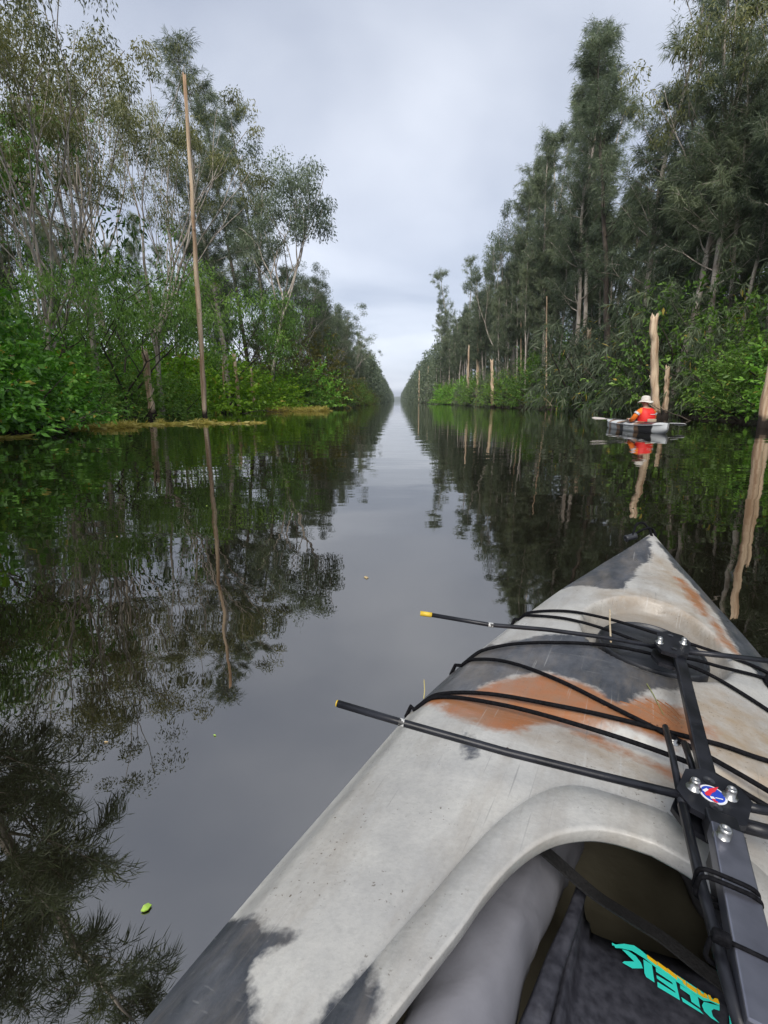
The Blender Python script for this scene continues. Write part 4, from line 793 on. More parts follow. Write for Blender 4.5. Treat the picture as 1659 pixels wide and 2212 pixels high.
def make_toggle():
    z0 = 0.372; m = MB(); P = spline([K3(0.02, 0.012, z0 - 0.004), K3(0.00, 0.0, z0 + 0.014), K3(0.03, -0.02, z0 + 0.022), K3(0.05, -0.045, z0 + 0.008), K3(0.075, -0.06, z0 - 0.004)], 8); m.tube(P, 0.004, 8)
    P = spline([K3(0.075, -0.06, z0 - 0.004), K3(0.035, -0.055, z0 + 0.028), K3(0.015, -0.035, z0 + 0.034), K3(0.02, -0.012, z0 + 0.016), K3(0.03, 0.0, z0 - 0.004)], 8); m.tube(P, 0.004, 8)
    tg = m.obj('bow_toggle', M['cord'], kayak, smooth=True)
    b = MB(); b.lathe(K3(0.060, -0.050, z0 - 0.004), [(0.001, 0), (0.011, 0), (0.0125, 0.004), (0.011, 0.012), (0.0105, 0.028), (0.0125, 0.036), (0.011, 0.040), (0.006, 0.041), (0.005, 0.034), (0.001, 0.034)], axis=K3(0.5, -0.6, -0.25), sides=18); b.obj('grip', M['rubber'], tg, smooth=True)
make_toggle()
def make_emblem():                                          # faint moulded fan and strokes ahead of the cockpit
    g = mat('moulded_mark', (0.30, 0.125, 0.05), 0.6); m = MB()
    for (u0, v0, u1, v1, bow) in [(1300, 1522, 1405, 1560, 6), (1340, 1512, 1440, 1562, 6), (1370, 1508, 1462, 1566, 5), (1395, 1506, 1468, 1560, 4), (1420, 1508, 1470, 1552, 3), (1438, 1514, 1474, 1548, 3)]:
        P = []
        for t in np.linspace(0, 1, 9): P.append(khit(u0 + (u1 - u0) * t, v0 + (v1 - v0) * t - bow * math.sin(PI * t), 0.372))
        P = np.array(P); m.tube(np.c_[P[:, 1], -P[:, 0], deck_z(P[:, 0], P[:, 1]) + 0.0002], 0.0011, 5)
    for (u, v, dxp, dyp) in [(1353, 1545, 3, 14), (1366, 1548, 3, 15), (1380, 1552, 3, 15), (1392, 1556, 3, 15), (1405, 1561, 4, 14), (1420, 1566, 3, 14), (1432, 1566, 3, 14), (1446, 1572, 2, 12)]:
        P = np.array([khit(u + dxp * t, v + dyp * t, 0.372) for t in (0, 0.5, 1)] + ([khit(u + dxp - 8, v + dyp - 1, 0.372)] if u % 3 == 0 else [])); m.tube(np.c_[P[:, 1], -P[:, 0], deck_z(P[:, 0], P[:, 1]) + 0.0002], 0.0012, 5)
    m.obj('moulded_emblem', g, kayak, smooth=True)
make_emblem()

# ------------------------------------------------------------------ the folded rod frame lying along the deck
rig = empty('folding_frame'); rig.matrix_world = KM.copy()
tag(rig, 'black metal folding frame of rods and bolted plates lying along the marbled kayak deck', 'frame')
def bolt(c, r=0.0055, h=0.010, parent=None):
    m = MB(); m.lathe(c, [(r * 1.5, -0.001), (r * 1.5, 0.0015), (r, 0.002), (r, h * 0.8), (r * 0.85, h), (r * 0.6, h), (r * 0.5, h - 0.002), (0.0003, h - 0.002)], sides=14); return m.obj('bolt', M['steel'], parent or rig, smooth=True)
def rod(name, pts, r, parent=rig, flat=None, sides=12, matn='metal'):
    m = MB(); m.tube(pts, r, sides, flat=flat); return m.obj(name, M[matn], parent, smooth=True)
def plate(c, half_s, half_w, z, ang, th=0.006):
    """two eight-cornered plates one over the other on spacers"""
    e = MB(); ca, sa = math.cos(ang), math.sin(ang); out_ = []
    for a, b in ((-1, -.45), (-.55, -1), (.55, -1), (1, -.45), (1, .45), (.55, 1), (-.55, 1), (-1, .45)):
        ds, dw = a * half_s, b * half_w; out_.append((c[0] + ds * ca - dw * sa, c[1] + ds * sa + dw * ca))
    for zt in (z, z - 0.022):
        V = [K3(s, w, zt) for s, w in out_] + [K3(s, w, zt - th) for s, w in out_] + [K3(c[0], c[1], zt), K3(c[0], c[1], zt - th)]
        Q = [(i, i + 8, (i + 1) % 8 + 8, (i + 1) % 8) for i in range(8)]; T = [(16, i, (i + 1) % 8) for i in range(8)] + [(17, (i + 1) % 8 + 8, i + 8) for i in range(8)]; e.add(V, Q, T)
    return e.obj('plate', M['metal'], rig), (ca, sa)
Z1, Z2 = 0.420, 0.440
def P1(u, v, z): s, w = khit(u, v, z); return K3(s, w, z)
c1 = khit(1453, 1388, Z1); pl1, a1 = plate(c1, 0.045, 0.026, Z1, -0.12)
for (u, v) in ((1424, 1388), (1476, 1390)): bolt(P1(u, v, Z1 - 0.0005), 0.0045, 0.010)
def recess(u, v, z, r): 
    m = MB(); m.lathe(P1(u, v, z), [(r, 0.0008), (r * 0.8, 0.0008), (r * 0.75, 0.0002), (r * 0.3, 0.0002), (r * 0.25, -0.001), (0.0002, -0.001)], sides=18); m.obj('countersunk_screw', M['rubber'], rig, smooth=True)
recess(1448, 1373, Z1, 0.005); recess(1456, 1402, Z1, 0.005)
c2 = khit(1543, 1718, Z2); pl2, a2 = plate(c2, 0.036, 0.030, Z2, -0.25)
for (u, v) in ((1498, 1703), (1576, 1722)): bolt(P1(u, v, Z2 - 0.0005), 0.0048, 0.011)
recess(1531, 1687, Z2, 0.0058); recess(1546, 1744, Z2, 0.0058)
cc = P1(1540, 1717, Z2)
for nm, r, z, mt in (('emblem_sticker', 0.0125, 0.0006, 'white'), ('emblem_disc', 0.0105, 0.0010, 'blue')):
    m = MB(); m.lathe(cc, [(r, 0.0), (r, z), (0.0002, z)], sides=30); m.obj(nm, M[mt], pl2)
m = MB(); zr = Z2 + 0.0014
for poly in ([(1522, 1713), (1532, 1703), (1552, 1700), (1545, 1710), (1538, 1713), (1534, 1719), (1526, 1718)], [(1536, 1721), (1542, 1722), (1547, 1730), (1545, 1733), (1539, 1728)], [(1545, 1730), (1550, 1731), (1552, 1734), (1547, 1734)]):
    V = [P1(u, v, zr) for u, v in poly]; m.add(V + [np.mean(V, 0)], tris=[(len(poly), i, (i + 1) % len(poly)) for i in range(len(poly))])
m.obj('emblem_mark', M['red'], pl2)
m = MB()
for poly in ([(1517, 1706), (1526, 1702), (1531, 1706), (1523, 1711)], [(1533, 1719), (1541, 1721), (1546, 1726), (1536, 1725)], [(1545, 1722), (1562, 1726), (1562, 1728), (1546, 1724)]):
    V = [P1(u, v, zr + 0.0002) for u, v in poly]; m.add(V + [np.mean(V, 0)], tris=[(len(poly), i, (i + 1) % len(poly)) for i in range(len(poly))])
m.obj('emblem_highlight', M['white'], pl2)
# flat bar between the plates, and the wide channel running back over the cockpit
def flatbar(name, A, B, wd, th, parent=rig):
    A, B = np.asarray(A), np.asarray(B); d = unit(B - A); up = np.array([0, 0, 1.0]); sx = unit(np.cross(d, up)); u2 = np.cross(sx, d); R = np.stack([sx, d, u2], 1)
    m = MB(); m.box((A + B) / 2, (wd, np.linalg.norm(B - A), th), R, 0.0015); return m.obj(name, M['metal'], parent)
flatbar('centre_bar', P1(1466, 1415, Z1 - 0.012), P1(1528, 1680, Z2 - 0.012), 0.0165, 0.011)
bz = 0.452
flatbar('hinge_block', P1(1552, 1772, Z2 - 0.006), P1(1566, 1815, Z2 - 0.002), 0.026, 0.018)
A, B = P1(1566, 1800, Z2 + 0.002), P1(1662, 2250, bz); mast = flatbar('folded_mast', A, B, 0.026, 0.016); mast.data.materials.clear(); mast.data.materials.append(noisy('worn_grey_anodising', (0.16, 0.165, 0.20), (0.24, 0.245, 0.29), 25, 0.36, 0.1, 90, metal=0.75, dist=0.001))
dm = unit(B - A)
flatbar('mast_cheek', P1(1543, 1835, Z2 - 0.02), P1(1572, 1985, Z2 - 0.02), 0.007, 0.035)
flatbar('mast_cheek', P1(1590, 1835, Z2 - 0.02), P1(1622, 1985, Z2 - 0.02), 0.007, 0.035)
bolt(P1(1561, 1812, Z2 + 0.009), 0.0055, 0.012)
rod('folded_rod', [P1(1586, 1800, Z2 - 0.004), P1(1625, 1960, bz - 0.004), P1(1662, 2140, bz - 0.004), P1(1685, 2260, bz)], 0.0055)
rod('folded_rod', [P1(1606, 1880, Z2 - 0.02), P1(1640, 2010, bz - 0.015), P1(1672, 2150, bz - 0.015)], 0.0045)
for (u, v, k) in ((1583, 1930, 0), (1588, 1948, 0), (1622, 2090, 1)):
    c = P1(u, v, bz - 0.006); sx = unit(np.cross(dm, [0, 0, 1.0])); up = np.cross(sx, dm); th = np.linspace(0, 2 * PI, 33); sq = lambda x: np.sign(x) * abs(x) ** 0.45
    P = [c + sx * (0.005 + 0.021 * sq(math.cos(t))) + up * 0.0115 * sq(math.sin(t)) for t in th]; m = MB(); m.tube(P, 0.0018, 6, cap=False); m.obj('cable_tie', M['cord'], mast, smooth=True)
    if k: b = MB(); b.box(c + sx * 0.020 + up * 0.012, (0.012, 0.008, 0.008), bevel=0.002); b.obj('tie_head', M['cord'], mast)
# the four cross rods, the loose rod, end caps and tape
def rodpx(pts, z, r, name='cross_rod'): return rod(name, [P1(u, v, zz_) for (u, v), zz_ in zip(pts, z)], r)
ra = rodpx([(930, 1328), (1060, 1350), (1180, 1360), (1300, 1376), (1422, 1397)], [0.415] * 5, 0.0037)
rb = rodpx([(1482, 1408), (1570, 1417), (1690, 1431)], [0.415] * 3, 0.0044)
rc = rodpx([(730, 1520), (865, 1560), (1095, 1625), (1300, 1676), (1490, 1722)], [0.435] * 5, 0.0043)
rd = rodpx([(1590, 1738), (1640, 1748), (1720, 1762)], [0.432] * 3, 0.0047)
rodpx([(1587, 1778), (1650, 1795), (1740, 1815)], [0.41] * 3, 0.0072, 'padded_tube')
m = MB(); m.tube([P1(908, 1325, 0.415), P1(933, 1328.5, 0.415)], 0.0044, 12); m.obj('end_cap', M['yellow'], ra, smooth=True)
m = MB(); m.tube([P1(727, 1519, 0.435), P1(729, 1519.6, 0.435)], 0.0040, 12); m.obj('end_cap', M['yellow'], rc, smooth=True)
for (u, v, z, p_, d_) in ((1060, 1350, 0.415, ra, (10, 1.4)), (868, 1561, 0.435, rc, (11, 3.1))):
    m = MB(); m.tube([P1(u - d_[0] / 2, v - d_[1] / 2, z), P1(u + d_[0] / 2, v + d_[1] / 2, z)], 0.0046 if z > 0.42 else 0.0040, 12, cap=False); m.obj('worn_tape', M['wear'], p_, smooth=True)
rodpx([(1437, 1570), (1452, 1630), (1474, 1740)], [0.40, 0.415, 0.435], 0.0038, 'loose_rod')
rodpx([(1474, 1740), (1512, 1900), (1560, 2080), (1606, 2240)], [0.435, 0.44, 0.445, 0.45], 0.0045, 'loose_rod')
rodpx([(1478, 1605), (1490, 1640), (1500, 1672)], [0.395, 0.40, 0.41], 0.0040, 'loose_rod')
b_ = bolt(P1(1452, 1602, 0.372), 0.006, 0.006, kayak)

# ------------------------------------------------------------------ inside the cockpit: legs, bag, strap
M['trouser'] = noisy('grey_trousers', (0.175, 0.178, 0.205), (0.22, 0.222, 0.25), 8, 0.85, 0.15, 22, (1, 1, 1), dist=0.015)
M['bag'] = noisy('black_nylon', (0.020, 0.021, 0.030), (0.052, 0.054, 0.070), 90, 0.6, 0.4, 25, dist=0.01)
M['strap'] = noisy('black_webbing', (0.006, 0.006, 0.007), (0.018, 0.018, 0.019), 300, 0.8, 0.6, 350, dist=0.002)
M['teal'] = mat('teal_print', (0.04, 0.78, 0.66), 0.5); M['gold'] = mat('gold_print', (0.95, 0.55, 0.015), 0.5)
def skin(name, verts, edges, radii, levels=2, root=0):
    me = bpy.data.meshes.new(name); me.from_pydata([tuple(v) for v in verts], edges, []); o = bpy.data.objects.new(name, me); C.objects.link(o)
    sk_ = o.modifiers.new('skin', 'SKIN'); sk_.use_smooth_shade = True; ly = me.skin_vertices[0].data if me.skin_vertices else None
    if ly is None:
        bpy.context.view_layer.objects.active = o; bpy.ops.mesh.customdata_skin_add(); ly = me.skin_vertices[0].data
    for i, r in enumerate(radii): ly[i].radius = (r, r) if np.isscalar(r) else r; ly[i].use_root = (i == root)
    ss = o.modifiers.new('sub', 'SUBSURF'); ss.levels = levels; ss.render_levels = levels
    dg = bpy.context.evaluated_depsgraph_get(); dg.update(); nm = bpy.data.meshes.new_from_object(o.evaluated_get(dg)); bpy.data.objects.remove(o)
    nm.polygons.foreach_set('use_smooth', np.ones(len(nm.polygons), bool)); return nm
LV = [K3(2.05, 0, 0.17), K3(2.03, -0.10, 0.165), K3(1.88, -0.128, 0.178), K3(1.72, -0.140, 0.195), K3(1.56, -0.140, 0.215), K3(1.42, -0.118, 0.215), K3(1.25, -0.10, 0.165), K3(1.05, -0.09, 0.12), K3(0.86, -0.09, 0.10), K3(0.78, -0.10, 0.16),
      K3(2.03, 0.10, 0.165), K3(1.88, 0.17, 0.13), K3(1.72, 0.225, 0.12), K3(1.56, 0.262, 0.115), K3(1.42, 0.262, 0.115), K3(1.25, 0.20, 0.12), K3(1.05, 0.10, 0.10), K3(0.86, 0.09, 0.10), K3(0.78, 0.10, 0.16), K3(2.08, 0, 0.27)]
LE = [(0, 1), (1, 2), (2, 3), (3, 4), (4, 5), (5, 6), (6, 7), (7, 8), (8, 9), (0, 10), (10, 11), (11, 12), (12, 13), (13, 14), (14, 15), (15, 16), (16, 17), (17, 18), (0, 19)]
LR = [0.11, 0.082, (0.062, 0.074), (0.056, 0.066), (0.052, 0.062), (0.050, 0.058), 0.055, 0.046, 0.042, 0.036, 0.085, 0.075, 0.066, 0.060, 0.056, 0.050, 0.044, 0.042, 0.036, 0.12]
legs = skin('person', LV, LE, LR, 3); lo = link('person', legs, M['trouser']); lo.matrix_world = KM.copy()
for v in legs.vertices:                                     # creases of the cloth
    c = v.co; nzv = mnoise.noise(Vector((c[0] * 26, c[1] * 9 + c[0] * 16, c[2] * 14))) * 0.005 + max(0, 1 - 5 * abs(mnoise.noise(Vector((c[0] * 9 + c[1] * 3, c[1] * 6 - c[0] * 12, c[2] * 7))))) * 0.006 + max(0, 1 - 6 * abs(mnoise.noise(Vector((c[0] * 16 + 5, c[1] * 9 + c[0] * 13, c[2] * 12))))) * 0.003 - 0.004; v.co = c + v.normal * nzv
tag(lo, 'grey-trousered legs of a person seated in the marbled kayak cockpit', 'person')
BZ = 0.20
def bag_z(s, w): return BZ + 0.10 * (s - 1.55) * 0.0
def make_bag():
    bag = empty('bag'); bag.matrix_world = KM.copy(); tag(bag, 'black nylon bag printed in teal and gold lying on the lap in the cockpit', 'bag')
    outl = [khit(u, v, BZ) for u, v in ((1238, 1958), (1275, 1990), (1330, 2012), (1420, 2036), (1520, 2062), (1640, 2094), (1760, 2140))]
    L = np.array(outl); far = spline(L, 6)
    n = len(far); rows = 16; V = []
    for j in range(rows):
        f = j / (rows - 1)
        for k in range(n):
            p = far[k].copy(); tgt = np.array([1.86, -0.085 + 0.30 * k / (n - 1)]); q = p + (tgt - p) * f
            e = k / (n - 1); z = BZ + 0.004 * mnoise.noise(Vector((q[0] * 16, q[1] * 22, 0))) - 0.016 * (1 - smooth(0, 0.10, f)) * (1 if k > 6 else 0.3)
            if k < 7: z += 0.028 * math.exp(-((k - 2.2) / 1.8) ** 2) * (1 - 0.75 * f) - 0.05 * max(0, (1.2 - k) / 1.2)
            V.append(K3(q[0], q[1], z))
    V = np.array(V); Vb = V.copy(); Vb[:, 2] = np.minimum(0.07, Vb[:, 2] - 0.05); m = MB(); Q = grid_faces(rows, n); nv = len(V)
    edge = [(0 * n + k) for k in range(n)] + [j * n + n - 1 for j in range(1, rows)] + [(rows - 1) * n + k for k in range(n - 2, -1, -1)] + [j * n for j in range(rows - 2, 0, -1)]
    side = [(edge[i], edge[(i + 1) % len(edge)], edge[(i + 1) % len(edge)] + nv, edge[i] + nv) for i in range(len(edge))]
    m.add(np.vstack([V, Vb]), np.vstack([Q[:, ::-1], np.array(side), Q + nv])); o = m.obj('bag_body', M['bag'], bag, smooth=True)
    m2 = MB(); P = spline([K3(*khit(1246, 1962, BZ), BZ + 0.03), K3(*khit(1222, 2040, BZ), BZ + 0.034), K3(*khit(1190, 2120, BZ), BZ + 0.032), K3(*khit(1160, 2212, BZ), BZ + 0.03), K3(*khit(1130, 2290, BZ), BZ + 0.02)], 6)
    rr_ = np.linspace(0.005, 0.010, len(P))
    m2.tube(P, rr_, 8, flat=(1.3, 0.7)); m2.obj('rolled_edge', M['bag'], bag, smooth=True)
    # the print, upside down to the camera: a teal word with a swoosh, a small gold word under it
    def dec(polys, name, mt, zo):
        for poly in polys:
            m = MB(); pc = np.mean(poly, 0); poly = [pc + (np.array(q) - pc) * ((1.0, 1.0) if mt == 'teal' else (1.06, 1.18)) for q in poly]
            V = [np.array(P1(2440 / 1.8517 + x * 632 / 1659 / 1.8517, 3740 / 1.8517 + y * 356 / 934 / 1.8517, BZ + zo)) for x, y in poly]
            bm = bmesh.new(); f = bm.faces.new([bm.verts.new(v) for v in V]); bmesh.ops.triangulate(bm, faces=bm.faces[:]); bm.verts.index_update()
            m.add([v.co[:] for v in bm.verts], tris=[[v.index for v in t.verts] for t in bm.faces]); bm.free()
            m.obj(name, M[mt], bag)
    dec([[(20, 80), (60, 100), (150, 92), (250, 108), (320, 155), (385, 210), (1150, 715), (1150, 745), (1060, 700), (980, 690), (700, 490), (480, 340), (360, 245), (230, 165), (120, 140), (55, 135), (45, 110), (25, 110)],
         [(125, 150), (190, 165), (270, 220), (325, 290), (345, 350), (235, 350), (130, 290), (150, 275), (255, 278)],
         [(350, 255), (440, 310), (468, 498), (380, 440), (362, 400)],
         [(480, 342), (690, 480), (735, 685), (500, 545), (497, 490), (690, 610), (680, 590), (492, 455), (488, 420), (660, 520), (655, 500), (484, 385)],
         [(735, 520), (920, 640), (948, 765), (855, 700), (838, 630), (738, 560)], [(748, 650), (940, 780), (985, 835), (765, 700)],
         [(1150, 925), (1060, 870), (990, 800), (965, 740), (985, 700), (1150, 745), (1150, 795), (1090, 775), (1065, 795), (1080, 850)],
         [(1240, 730), (1410, 800), (1400, 850), (1370, 900), (1300, 870), (1290, 810), (1240, 790)], [(1250, 830), (1285, 850), (1300, 980), (1260, 980)]], 'teal_letter', 'teal', 0.007)
    dec([[(390, 212), (490, 280), (492, 315), (395, 245)], [(500, 285), (596, 350), (598, 385), (505, 320)], [(604, 355), (700, 425), (702, 462), (608, 395)], [(705, 428), (765, 470), (790, 478), (800, 528), (770, 505), (762, 482), (706, 440)], [(806, 505), (905, 565), (908, 605), (812, 545)],
         [(912, 562), (945, 585), (960, 610), (985, 622), (990, 655), (925, 615)], [(988, 610), (1015, 625), (1025, 665), (995, 655)], [(1030, 630), (1055, 640), (1075, 680), (1100, 662), (1130, 670), (1148, 718), (1060, 685), (1040, 668)], [(1370, 660), (1400, 665), (1395, 700), (1368, 690)]], 'gold_letter', 'gold', 0.0082)
make_bag()
def ribbon(P, wd, th, name, mt, parent=None):
    P = np.asarray(P); T = np.gradient(P, axis=0); T /= np.linalg.norm(T, axis=1, keepdims=True); S = np.cross(T, [0, 0, 1.0]); S /= np.linalg.norm(S, axis=1, keepdims=True); U = np.cross(S, T)
    n = len(P); V = np.concatenate([np.stack([P + S * a * wd / 2 + U * b * th / 2 for a, b in ((-1, -1), (1, -1), (1, 1), (-1, 1))], 1).reshape(-1, 3)]); m = MB(); i = np.arange(n - 1)[:, None] * 4; j = np.arange(4)[None]; k = (j + 1) % 4
    m.add(V, np.stack([i + j, i + 4 + j, i + 4 + k, i + k], -1).reshape(-1, 4)); return m.obj(name, M[mt], parent)
st = ribbon(spline([P1(1120, 1790, 0.30), P1(1190, 1850, 0.285), P1(1280, 1928, 0.26), P1(1350, 1975, 0.235), P1(1430, 2025, 0.215), P1(1500, 2080, 0.208), P1(1560, 2125, 0.206), P1(1640, 2190, 0.204)], 6), 0.017, 0.0025, 'thigh_strap', 'strap', kayak)

# ------------------------------------------------------------------ the other kayak, its paddler and paddle
def banded(name):
    m = mat(name, (0.7, 0.7, 0.7), 0.35); t = m.node_tree; n = t.nodes; l = t.links; b = n['Principled BSDF']; tc = n.new('ShaderNodeTexCoord'); sp = n.new('ShaderNodeSeparateXYZ'); l.new(tc.outputs['Object'], sp.inputs[0])
    ns = n.new('ShaderNodeTexNoise'); ns.inputs['Scale'].default_value = 5; ns.inputs['Detail'].default_value = 5; l.new(tc.outputs['Object'], ns.inputs['Vector'])
    ad = n.new('ShaderNodeMath'); ad.operation = 'MULTIPLY_ADD'; ad.inputs[1].default_value = 0.22; l.new(ns.outputs[0], ad.inputs[0]); l.new(sp.outputs[1], ad.inputs[2])
    mr = n.new('ShaderNodeMapRange'); mr.inputs[1].default_value = -1.75; mr.inputs[2].default_value = 1.98; l.new(ad.outputs[0], mr.inputs[0])
    r = n.new('ShaderNodeValToRGB'); e = r.color_ramp.elements; W, B, O = (0.80, 0.82, 0.82, 1), (0.035, 0.035, 0.04, 1), (0.33, 0.20, 0.12, 1)
    e[0].position = 0; e[0].color = W; e[1].position = 1; e[1].color = W
    for p, c in ((0.10, W), (0.115, B), (0.245, B), (0.26, O), (0.30, O), (0.315, W), (0.47, W), (0.48, B), (0.53, B), (0.545, O), (0.59, O), (0.60, W), (0.72, W), (0.735, O), (0.79, O), (0.80, W)):
        x = e.new(p); x.color = c
    l.new(mr.outputs[0], r.inputs[0]); l.new(r.outputs[0], b.inputs['Base Color']); return m
M['banded'] = banded('white_banded_plastic')
k2 = empty('kayak', (7.22, 14.75, 0), math.radians(-2)); tag(k2, 'white kayak with black and brown bands carrying the paddler in the red vest', 'kayak')
def k2w(y): return 0.36 * (1 - abs(y / 1.85) ** 2.4) ** 0.75 + 0.006
def k2g(y): return 0.205 + 0.07 * abs(y / 1.85) ** 3
def make_k2():
    Y = np.linspace(-1.85, 1.85, 75); T = np.linspace(-1, 1, 33); V = []
    for y in Y:
        for t in T:
            w_ = k2w(y); z = k2g(y) + 0.055 * (1 - abs(t) ** 2.2) * (1 - abs(y / 1.85) ** 4)
            q = math.hypot((y + 0.50) / 0.55, t * w_ / 0.235); z -= 0.16 * float(1 - smooth(0.92, 1.0, q)); V.append((t * w_, y, z))
    m = MB(); m.add(V, grid_faces(75, 33)); m.obj('deck', M['banded'], k2, smooth=True); V = []
    for y in Y:
        w_, g_ = k2w(y), k2g(y); kl = -0.10 + 0.22 * abs(y / 1.85) ** 8
        pts = [(w_ * a, y, g_ + (kl - g_) * b) for a, b in ((1, 0), (1.03, 0.06), (1.03, 0.14), (0.99, 0.2), (0.985, 0.45), (0.93, 0.7), (0.6, 0.93), (0, 1))]; V += pts + [(-a, b, c) for a, b, c in pts[-2::-1]]
    m = MB(); m.add(V, grid_faces(75, 15)[:, ::-1]); m.obj('hull', M['banded'], k2, smooth=True)
    th = np.linspace(0, 2 * PI, 49); P = [(0.235 * math.cos(t), -0.50 + 0.55 * math.sin(t), k2g(-0.5) + 0.058) for t in th]; m = MB(); m.tube(P, 0.014, 8, cap=False); m.obj('cockpit_rim', M['banded'], k2, smooth=True)
    m = MB(); m.box((0.03, -0.93, 0.305), (0.24, 0.03, 0.09), bevel=0.015); m.obj('seat_back', noisy('tan_seat_pad', (0.36, 0.27, 0.18), (0.48, 0.38, 0.27), 12), k2)
    m = MB(); P = []
    for y in Y[2:-2]: P.append((-k2w(y) * 1.035, y, k2g(y) - 0.03))
    m.tube(P, 0.010, 6); m.obj('rub_rail', mat('pale_grey_plastic', (0.6, 0.6, 0.6), 0.4), k2, smooth=True)
    m = MB(); yl = -0.32; xl = -k2w(yl) * 0.99 - 0.004                                            # small pale emblem on the side
    m.add([(xl, yl - 0.11, 0.12), (xl, yl - 0.02, 0.09), (xl, yl + 0.07, 0.11), (xl, yl + 0.03, 0.15), (xl, yl - 0.03, 0.19), (xl, yl - 0.06, 0.15)], tris=[(0, 1, 5), (1, 2, 3), (1, 3, 5), (3, 4, 5)]); m.obj('side_emblem', M['white'], k2)
make_k2()
M['hivis'] = noisy('orange_shirt', (0.78, 0.16, 0.012), (0.92, 0.24, 0.02), 9, 0.8, 0.5, 16, dist=0.02); M['vest'] = noisy('red_vest', (0.72, 0.016, 0.018), (0.86, 0.04, 0.03), 8, 0.6, 0.4, 14, dist=0.02)
M['skin'] = mat('skin', (0.50, 0.29, 0.20), 0.55); M['hat'] = noisy('cream_hat', (0.62, 0.57, 0.50), (0.72, 0.68, 0.62), 20, 0.9); M['reflect'] = mat('silver_band', (0.55, 0.57, 0.60), 0.35); M['navy'] = mat('dark_trousers', (0.02, 0.022, 0.035), 0.8)
def paddler():
    e = empty('person', (7.22, 14.75 - 0.62, 0.10), math.radians(14)); e.scale = (1.12, 1.12, 1.06); tag(e, 'paddler in red vest, orange shirt and cream brimmed hat seen from behind', 'person')
    V = [(0, 0, 0.07), (0, 0, 0.22), (0, 0.01, 0.34), (0, 0.03, 0.43), (0, 0.055, 0.515), (0, 0.075, 0.58), (0, 0.095, 0.67), (0, 0.09, 0.74)]; E = [(i, i + 1) for i in range(7)]
    Rr = [(0.17, 0.13), (0.155, 0.115), (0.17, 0.115), (0.15, 0.10), (0.055, 0.055), (0.062, 0.07), (0.078, 0.092), (0.05, 0.06)]
    for sg in (-1, 1):
        b = len(V); V += [(sg * 0.185, 0.03, 0.43), (sg * 0.262, 0.05, 0.33), (sg * 0.30, 0.10, 0.22), (sg * 0.26, 0.21, 0.19), (sg * 0.21, 0.31, 0.19), (sg * 0.20, 0.36, 0.20)]; Rr += [0.075, 0.066, 0.060, 0.050, 0.032, 0.034]
        E += [(3, b)] + [(b + i, b + i + 1) for i in range(5)]
        for k, (fx, L) in enumerate(((-0.028, 0.055), (-0.010, 0.065), (0.010, 0.06), (0.027, 0.048))):
            c = len(V); V += [(sg * 0.20 + fx, 0.375, 0.225), (sg * 0.20 + fx, 0.40, 0.215), (sg * 0.20 + fx, 0.40, 0.18)]; Rr += [0.010, 0.009, 0.008]; E += [(b + 5, c), (c, c + 1), (c + 1, c + 2)]
        c = len(V); V += [(sg * 0.165, 0.35, 0.18), (sg * 0.168, 0.375, 0.165)]; Rr += [0.011, 0.009]; E += [(b + 5, c), (c, c + 1)]
        b = len(V); V += [(sg * 0.10, 0.12, 0.06), (sg * 0.15, 0.34, 0.11), (sg * 0.13, 0.60, 0.04), (sg * 0.12, 0.68, 0.03)]; Rr += [0.09, 0.06, 0.05, 0.04]; E += [(0, b), (b, b + 1), (b + 1, b + 2), (b + 2, b + 3)]
    me = skin('body', V, E, Rr, 2)
    for k in ('hivis', 'skin', 'navy'): me.materials.append(M[k])
    for p in me.polygons:
        c = p.center
        p.material_index = 1 if c[2] > 0.50 or (c[1] > 0.325 and c[2] > 0.13) else (2 if c[2] < 0.14 else 0)
    link('body', me, None, e)
    # vest: padded shell round the torso
    m = MB(); n = 28; th = np.arange(n) * 2 * PI / n; rows = [(0.04, 0.17, 0.14, 0), (0.07, 0.19, 0.165, 0), (0.20, 0.192, 0.168, 0.0), (0.32, 0.198, 0.170, 0.012), (0.40, 0.19, 0.16, 0.025), (0.465, 0.165, 0.135, 0.035), (0.50, 0.12, 0.10, 0.045), (0.495, 0.09, 0.08, 0.045)]; P = []
    for z, rx, ry, yo in rows:
        for t in th:
            sq = lambda x: np.sign(x) * abs(x) ** 0.8
            P.append((rx * sq(math.cos(t)), yo + ry * sq(math.sin(t)), z + 0.012 * math.cos(2 * t) * (z > 0.42)))
    i = np.arange(len(rows) - 1)[:, None] * n; j = np.arange(n)[None]; k = (j + 1) % n; m.add(P, np.stack([i + j, i + k, i + n + k, i + n + j], -1).reshape(-1, 4)); v = m.obj('vest', M['vest'], e, smooth=True)
    m = MB(); m.box((0.03, -0.162, 0.345), (0.13, 0.004, 0.014)); m.obj('vest_lettering', M['white'], v)
    for z in (0.17, 0.27): m = MB(); m.tube([((0.196) * math.cos(t), 0.004 + 0.172 * math.sin(t), z) for t in np.linspace(0, 2 * PI, 30)], 0.006, 6, cap=False); m.obj('vest_strap', M['vest'], v, smooth=True)
    for sg in (-1, 1):
        for a, b_, r in (((0.225, 0.040, 0.385), (0.255, 0.05, 0.345), 0.076), ((0.255, 0.22, 0.19), (0.238, 0.26, 0.19), 0.053)):
            m = MB(); m.tube([(sg * a[0], a[1], a[2]), (sg * b_[0], b_[1], b_[2])], r, 14, cap=False); m.obj('reflective_band', M['reflect'], e, smooth=True)
    m = MB(); m.lathe((0, 0.085, 0), [(0.088, 0.655), (0.175, 0.640), (0.180, 0.645), (0.165, 0.662), (0.118, 0.690), (0.108, 0.70), (0.102, 0.76), (0.088, 0.795), (0.05, 0.815), (0.001, 0.82)], sides=30)
